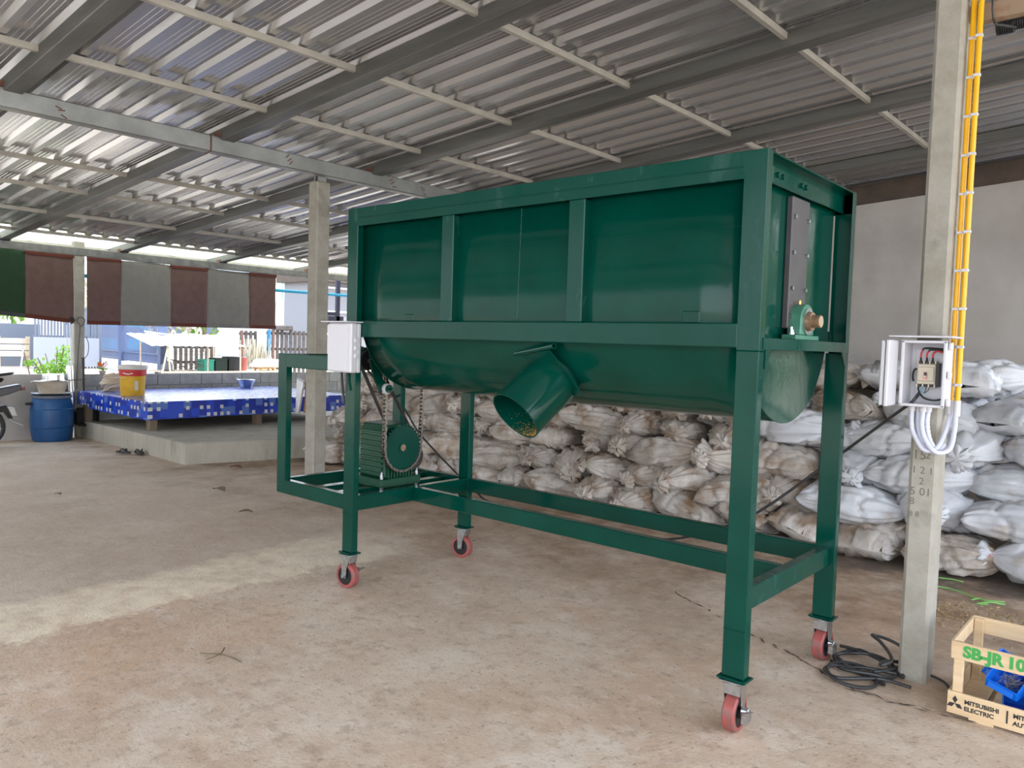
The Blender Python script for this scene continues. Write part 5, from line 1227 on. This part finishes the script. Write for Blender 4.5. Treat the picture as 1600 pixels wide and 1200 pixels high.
    for i in range(22): p = Vector((-13.3+rr.uniform(-.2, .2), 5.45+rr.uniform(-.22, .3), .66+.01*i)); g.bar(p, p+Vector((rr.uniform(-.1, .1), rr.uniform(-.3, .3), rr.uniform(0, .05))), .02, .012)
    o = g.build('firewood_scraps', 'pallet', None, loc=(-13.3, 5.45, .65)); tag(o, 'heap of dark wood scraps on the bench left of the green crate', 'wood scraps', kind='stuff')
    for y, lab in ((7.03, 'rusty upright bar outside, right of the canopy'), (7.88, 'rusty upright bar outside, beside the amber stool')):
        o = G().box(-13.52, -13.48, y-.018, y+.018, .35, 1.62).build('rusty_bar', 'rust', None, loc=(-13.5, y, .35)); tag(o, lab, 'bar')
    t = thing('amber_stool', 'amber plastic stool outside under an upturned white tub', 'stool', (-13.3, 7.5, gz(-13.3)))
    G().box(-13.45, -13.15, 7.30, 7.72, .70, .73).build('seat', 'amber', t, bevel=.01)
    for x in (-13.43, -13.19):
        for y in (7.32, 7.68): G().box(x, x+.03, y-.0, y+.03, gz(-13.3), .70).build('leg', 'amber', t)
    t = thing('white_tub', 'white tub lying upturned on the amber stool', 'tub', (-13.3, 7.5, .73)); G().prism([(7.18, .73), (7.85, .73), (7.88, .80), (7.80, .93), (7.35, .93)], 'x', -13.5, -13.08).build('shell', 'bucket_w', t, bevel=.03); G().tube([(-13.1, 7.45, .93), (-13.1, 7.52, 1.0), (-13.1, 7.62, .93)], .008, n=6, sub=4).build('handle', 'rope', t)
    # pallet fence
    def pallet(lab, y0, n, x, zt__, zb_):
        t = thing('pallet_screen', lab, 'pallet', (x, y0, zb_), 'dark pallets set on edge outside')
        for i in range(n): G().box(x, x+.022, y0+i*.135, y0+i*.135+.078, zb_, zt__-(.05 if i % 5 == 4 else 0)).build('slat', 'pallet', t)
        for z in (zb_+.28, zb_+.66, zt__-.08): G().box(x-.04, x, y0, y0+n*.135-.05, z-.035, z+.035).build('cross_rail', 'pallet', t)
    pallet('dark weathered pallet screen outside, between blue pipe and left column', 8.30, 11, -14.5, 1.66, .50)
    pallet('dark weathered pallet screen in shade behind the canopy', 6.15, 8, -15.2, 1.45, .50)
    pallet('dark weathered pallet screen behind the blue pipe', 7.75, 4, -14.9, 1.62, .50)
    o = G().prism([(8.55, 1.66), (9.05, 1.66), (9.02, 1.80), (8.62, 1.78)], 'x', -14.7, -14.4).build('dark_bundle', 'pallet', None, loc=(-14.5, 8.8, 1.66), bevel=.02); tag(o, 'dark folded bundle lying on top of the pallet screen', 'bundle')
    o = G().cyl((-14.3, 8.22, .35), (-14.3, 8.24, 1.66), .045, n=14).cyl((-14.3, 8.235, 1.28), (-14.3, 8.237, 1.36), .055, n=14).build('blue_pipe', 'bluepipe', None, smooth=True, loc=(-14.3, 8.22, .35)); tag(o, 'upright blue pipe outside left of the pallet screen', 'pipe')
    g = G()
    for i in range(130): y = rr.uniform(7.5, 8.12); x = -14.2+rr.uniform(-.15, .1); g.tube([(x, y, .55), (x+rr.uniform(-.1, .1), y+rr.uniform(-.09, .09), 1.05+rr.uniform(-.1, .38))], .009, n=4)
    o = g.build('bamboo_bundle', 'straw', None, loc=(-14.2, 7.8, .55)); tag(o, 'bundle of dry bamboo canes standing left of the blue pipe', 'canes', kind='stuff')
    o = G().cyl((-10.02, 2.1, 2.40), (-10.6, 9.4, 2.47), .033, n=14).build('cyan_pipe', 'cyan', None, smooth=True, loc=(-10.02, 2.1, 2.40)); tag(o, 'cyan water pipe running level outside beyond the right curtain', 'pipe')
    for y in (9.3,):
        o = G().box(-10.63, -10.57, y-.03, y+.03, -.2, 2.41).build('pipe_post', 'galv', None, loc=(-10.6, y, -.2)); tag(o, 'steel post holding up the right end of the cyan pipe', 'post')
    t = thing('navy_frame', 'dark navy steel frame outside right of the left concrete column', 'frame', (-10.5, 7.6, -.2))
    G().box(-10.53, -10.47, 7.56, 7.65, -.2, 2.95).build('post', 'navy', t); G().box(-10.53, -10.47, 6.9, 7.56, 1.99, 2.07).build('rail', 'navy', t); G().box(-10.53, -10.47, 7.35, 7.75, 1.78, 1.98).build('bracket', 'navy', t); G().box(-10.53, -10.47, 7.6, 8.4, 2.9, 2.96).build('rail', 'navy', t)
    # houses
    t = thing('pale_house', 'pale grey house with a barred white window beyond the curtains', 'house', (-26.2, 18, .5))
    G().box(-30, -26.2, 15.3, 21.5, .5, 6).build('wall', 'house', t)
    for y in (15.3, 21.4): G().box(-26.2, -26.12, y, y+.12, .5, 6).build('corner_trim', 'wframe', t)
    w_ = G().box(-26.2, -26.13, 15.75, 17.15, 2.95, 4.2).build('window_frame', 'wframe', t)
    for k in range(2): G().box(-26.14, -26.11, 15.95+.52*k, 16.40+.52*k, 3.12, 4.05).build('pane', 'glass', w_)
    for k in range(7): G().box(-26.09, -26.06, 15.93+.17*k, 15.97+.17*k, 3.05, 4.1).build('window_bar', 'wframe', w_)
    for k in range(22): G().box(-26.2, -26.18, 15.45+.28*k, 15.46+.28*k, .5, 6).build('siding_joint', 'greyw', t) if not 2 <= k <= 5 else None
    t = thing('tiled_shed', 'low shed with salmon tiled roof in front of the pale house', 'shed', (-23, 14.8, .5))
    G().box(-24.6, -22.5, 13.2, 17.0, .5, 1.95).build('wall', 'whitewall', t)
    for k in range(9):
        y = 13.1+.46*k; G().prism([(-22.2, 1.88+k*.012), (-22.2, 1.93+k*.012), (-24.8, 2.42+k*.012), (-24.8, 2.36+k*.012)], 'y', y, y+.44).build('roof_tile_strip', 'tile', t)
    t = thing('grey_house', 'grey walled house with white window frames seen beside the trough', 'house', (-18, 13.5, .4))
    G().box(-20, -18, 12.3, 17.5, .4, 3.35).build('wall', 'greyw', t); G().box(-20.2, -17.6, 12.1, 17.8, 3.35, 3.75).build('eaves', 'dark', t)
    for k in range(4): G().box(-18, -17.95, 12.55+1.1*k, 12.60+1.1*k, 1.6, 3.2).build('frame_bar', 'wframe', t)
    for z in (1.6, 2.35, 3.15): G().box(-18, -17.95, 12.5, 16.5, z, z+.06).build('frame_bar', 'wframe', t)
    t = thing('white_block_house', 'white rendered building far behind the canopy with small windows', 'house', (-40, 20, .5))
    G().box(-46, -40, 10, 30, .5, 3.0).build('wall', 'whitewall', t); G().prism([(-39.6, 3.0), (-46.4, 3.0), (-43, 4.5)], 'y', 9.6, 30.4).build('roof', 'tile', t)
    for k in range(6): G().box(-40.02, -39.95, 13+2.2*k, 13.9+2.2*k, 1.5, 2.3).build('window', 'fence_b', t)
    # blue car
    t = thing('blue_car', 'blue car parked beyond the blue fence', 'car', (-26, 8.6, .55))
    G().prism([(6.6, .85), (6.7, 1.15), (7.5, 1.28), (8.2, 1.72), (9.7, 1.75), (10.4, 1.25), (10.7, 1.15), (10.7, .8)], 'x', -26.8, -25.2).build('body', 'cyan', t, bevel=.05)
    G().prism([(7.65, 1.27), (8.22, 1.66), (9.6, 1.68), (10.2, 1.27)], 'x', -26.82, -25.18).build('side_glass', 'fence_g', t)
    for y in (7.4, 9.9): G().cyl((-26.85, y, .85), (-25.15, y, .85), .3, n=24).build('wheel', 'rubber', t, smooth=True)
    # trees; the last one, out of view, is added for the mixer to reflect
    for k, (lab, x, y, z, rx, rz, n, mat, dr) in enumerate((('green tree hanging over the dark wall at the far left', -20.5, 3.0, 2.1, 1.6, .62, 900, 'leaf_d', .8), ('tall green tree behind the plank fence further back', -27, 1.5, 3.6, 3.2, 1.9, 1300, 'leaf_d', .2), ('dry brownish tree behind the blue car', -32, 12.5, 3.0, 3.0, 1.9, 1300, 'straw', 1.2), ('leafy tree between the blue fence and the white building', -36, 17.5, 3.1, 3.0, 1.6, 1000, 'leaf_d', .5), ('unseen broad tree added behind the plaster wall for the mixer to reflect', 9.5, 13.5, 2.4, 4.2, 2.3, 2600, 'leaf_d', .2))):
        t = thing('tree', lab, 'tree', (x, y, .5)); g = G(); foliage(g, (x, y, z), rx*.7, rx, rz, n, .32 if k else .2, rr, dr); g.build('leaves', mat, t, kind='stuff')
        G().tube([(x, y, .5), (x+.1, y+.1, z*.6), (x, y, z)], .12, n=8, sub=3).build('trunk', 'bark', t, smooth=True)
        g = G()
        for i in range(5): a = i*1.3; g.tube([(x, y, z*.6), (x+.5*cos(a), y+rx*.5*sin(a), z), (x+cos(a), y+rx*.8*sin(a), z+rz*.4)], .04, n=6)
        g.build('branches', 'bark', t, smooth=True)
outdoors()

def floor_bits():
    def twig(lab, pts, mat='bark', r=.0035):
        o = G().tube(pts, r, n=5, sub=3).build('twig', mat, None, smooth=True, loc=pts[0]); tag(o, lab, 'twig')
    z = .010
    twig('forked dry twig on the bare floor left of centre in the foreground', [(.38, -1.08, z), (.48, -1.02, z+.004), (.60, -1.0, z)])
    twig('short dark twig crossing the forked twig in the foreground', [(.40, -.97, z), (.47, -1.03, z+.006), (.47, -1.10, z)])
    def leaf(lab, x, y, s, a, mat='bark'):
        g = G(); n = 8; vs = []
        for i in range(n+1):
            t = i/n; w_ = s*.3*sin(pi*t)**.8; c = Vector((x+cos(a)*s*(t-.5), y+sin(a)*s*(t-.5), zf(x)+.014+.02*sin(pi*t)*s*4+(.02 if x < -.5 else 0))); q = Vector((-sin(a), cos(a), .25))
            vs += [c+q*w_, c-Vector((0, 0, .004)), c+Vector((sin(a), -cos(a), .25))*w_]
        o = g.add(vs, [(3*i+k, 3*i+3+k, 3*i+4+k, 3*i+1+k) for i in range(n) for k in (0, 1)]).build('dry_leaf', mat, None, smooth=True, loc=(x, y, zf(x))); tag(o, lab, 'leaf')
    leaf('rust brown dry leaf on the floor near the platform corner', -4.35, 1.75, .16, .4, 'rust')
    leaf('dark curled leaf on the older slab left of the mixer', -2.05, .55, .12, .9)
    leaf('small dark leaf on the older slab towards the far left', -3.9, -.25, .09, .2)
    leaf('long pale brown leaf on the older slab between the dark leaves', -3.05, .85, .18, .1)
floor_bits()
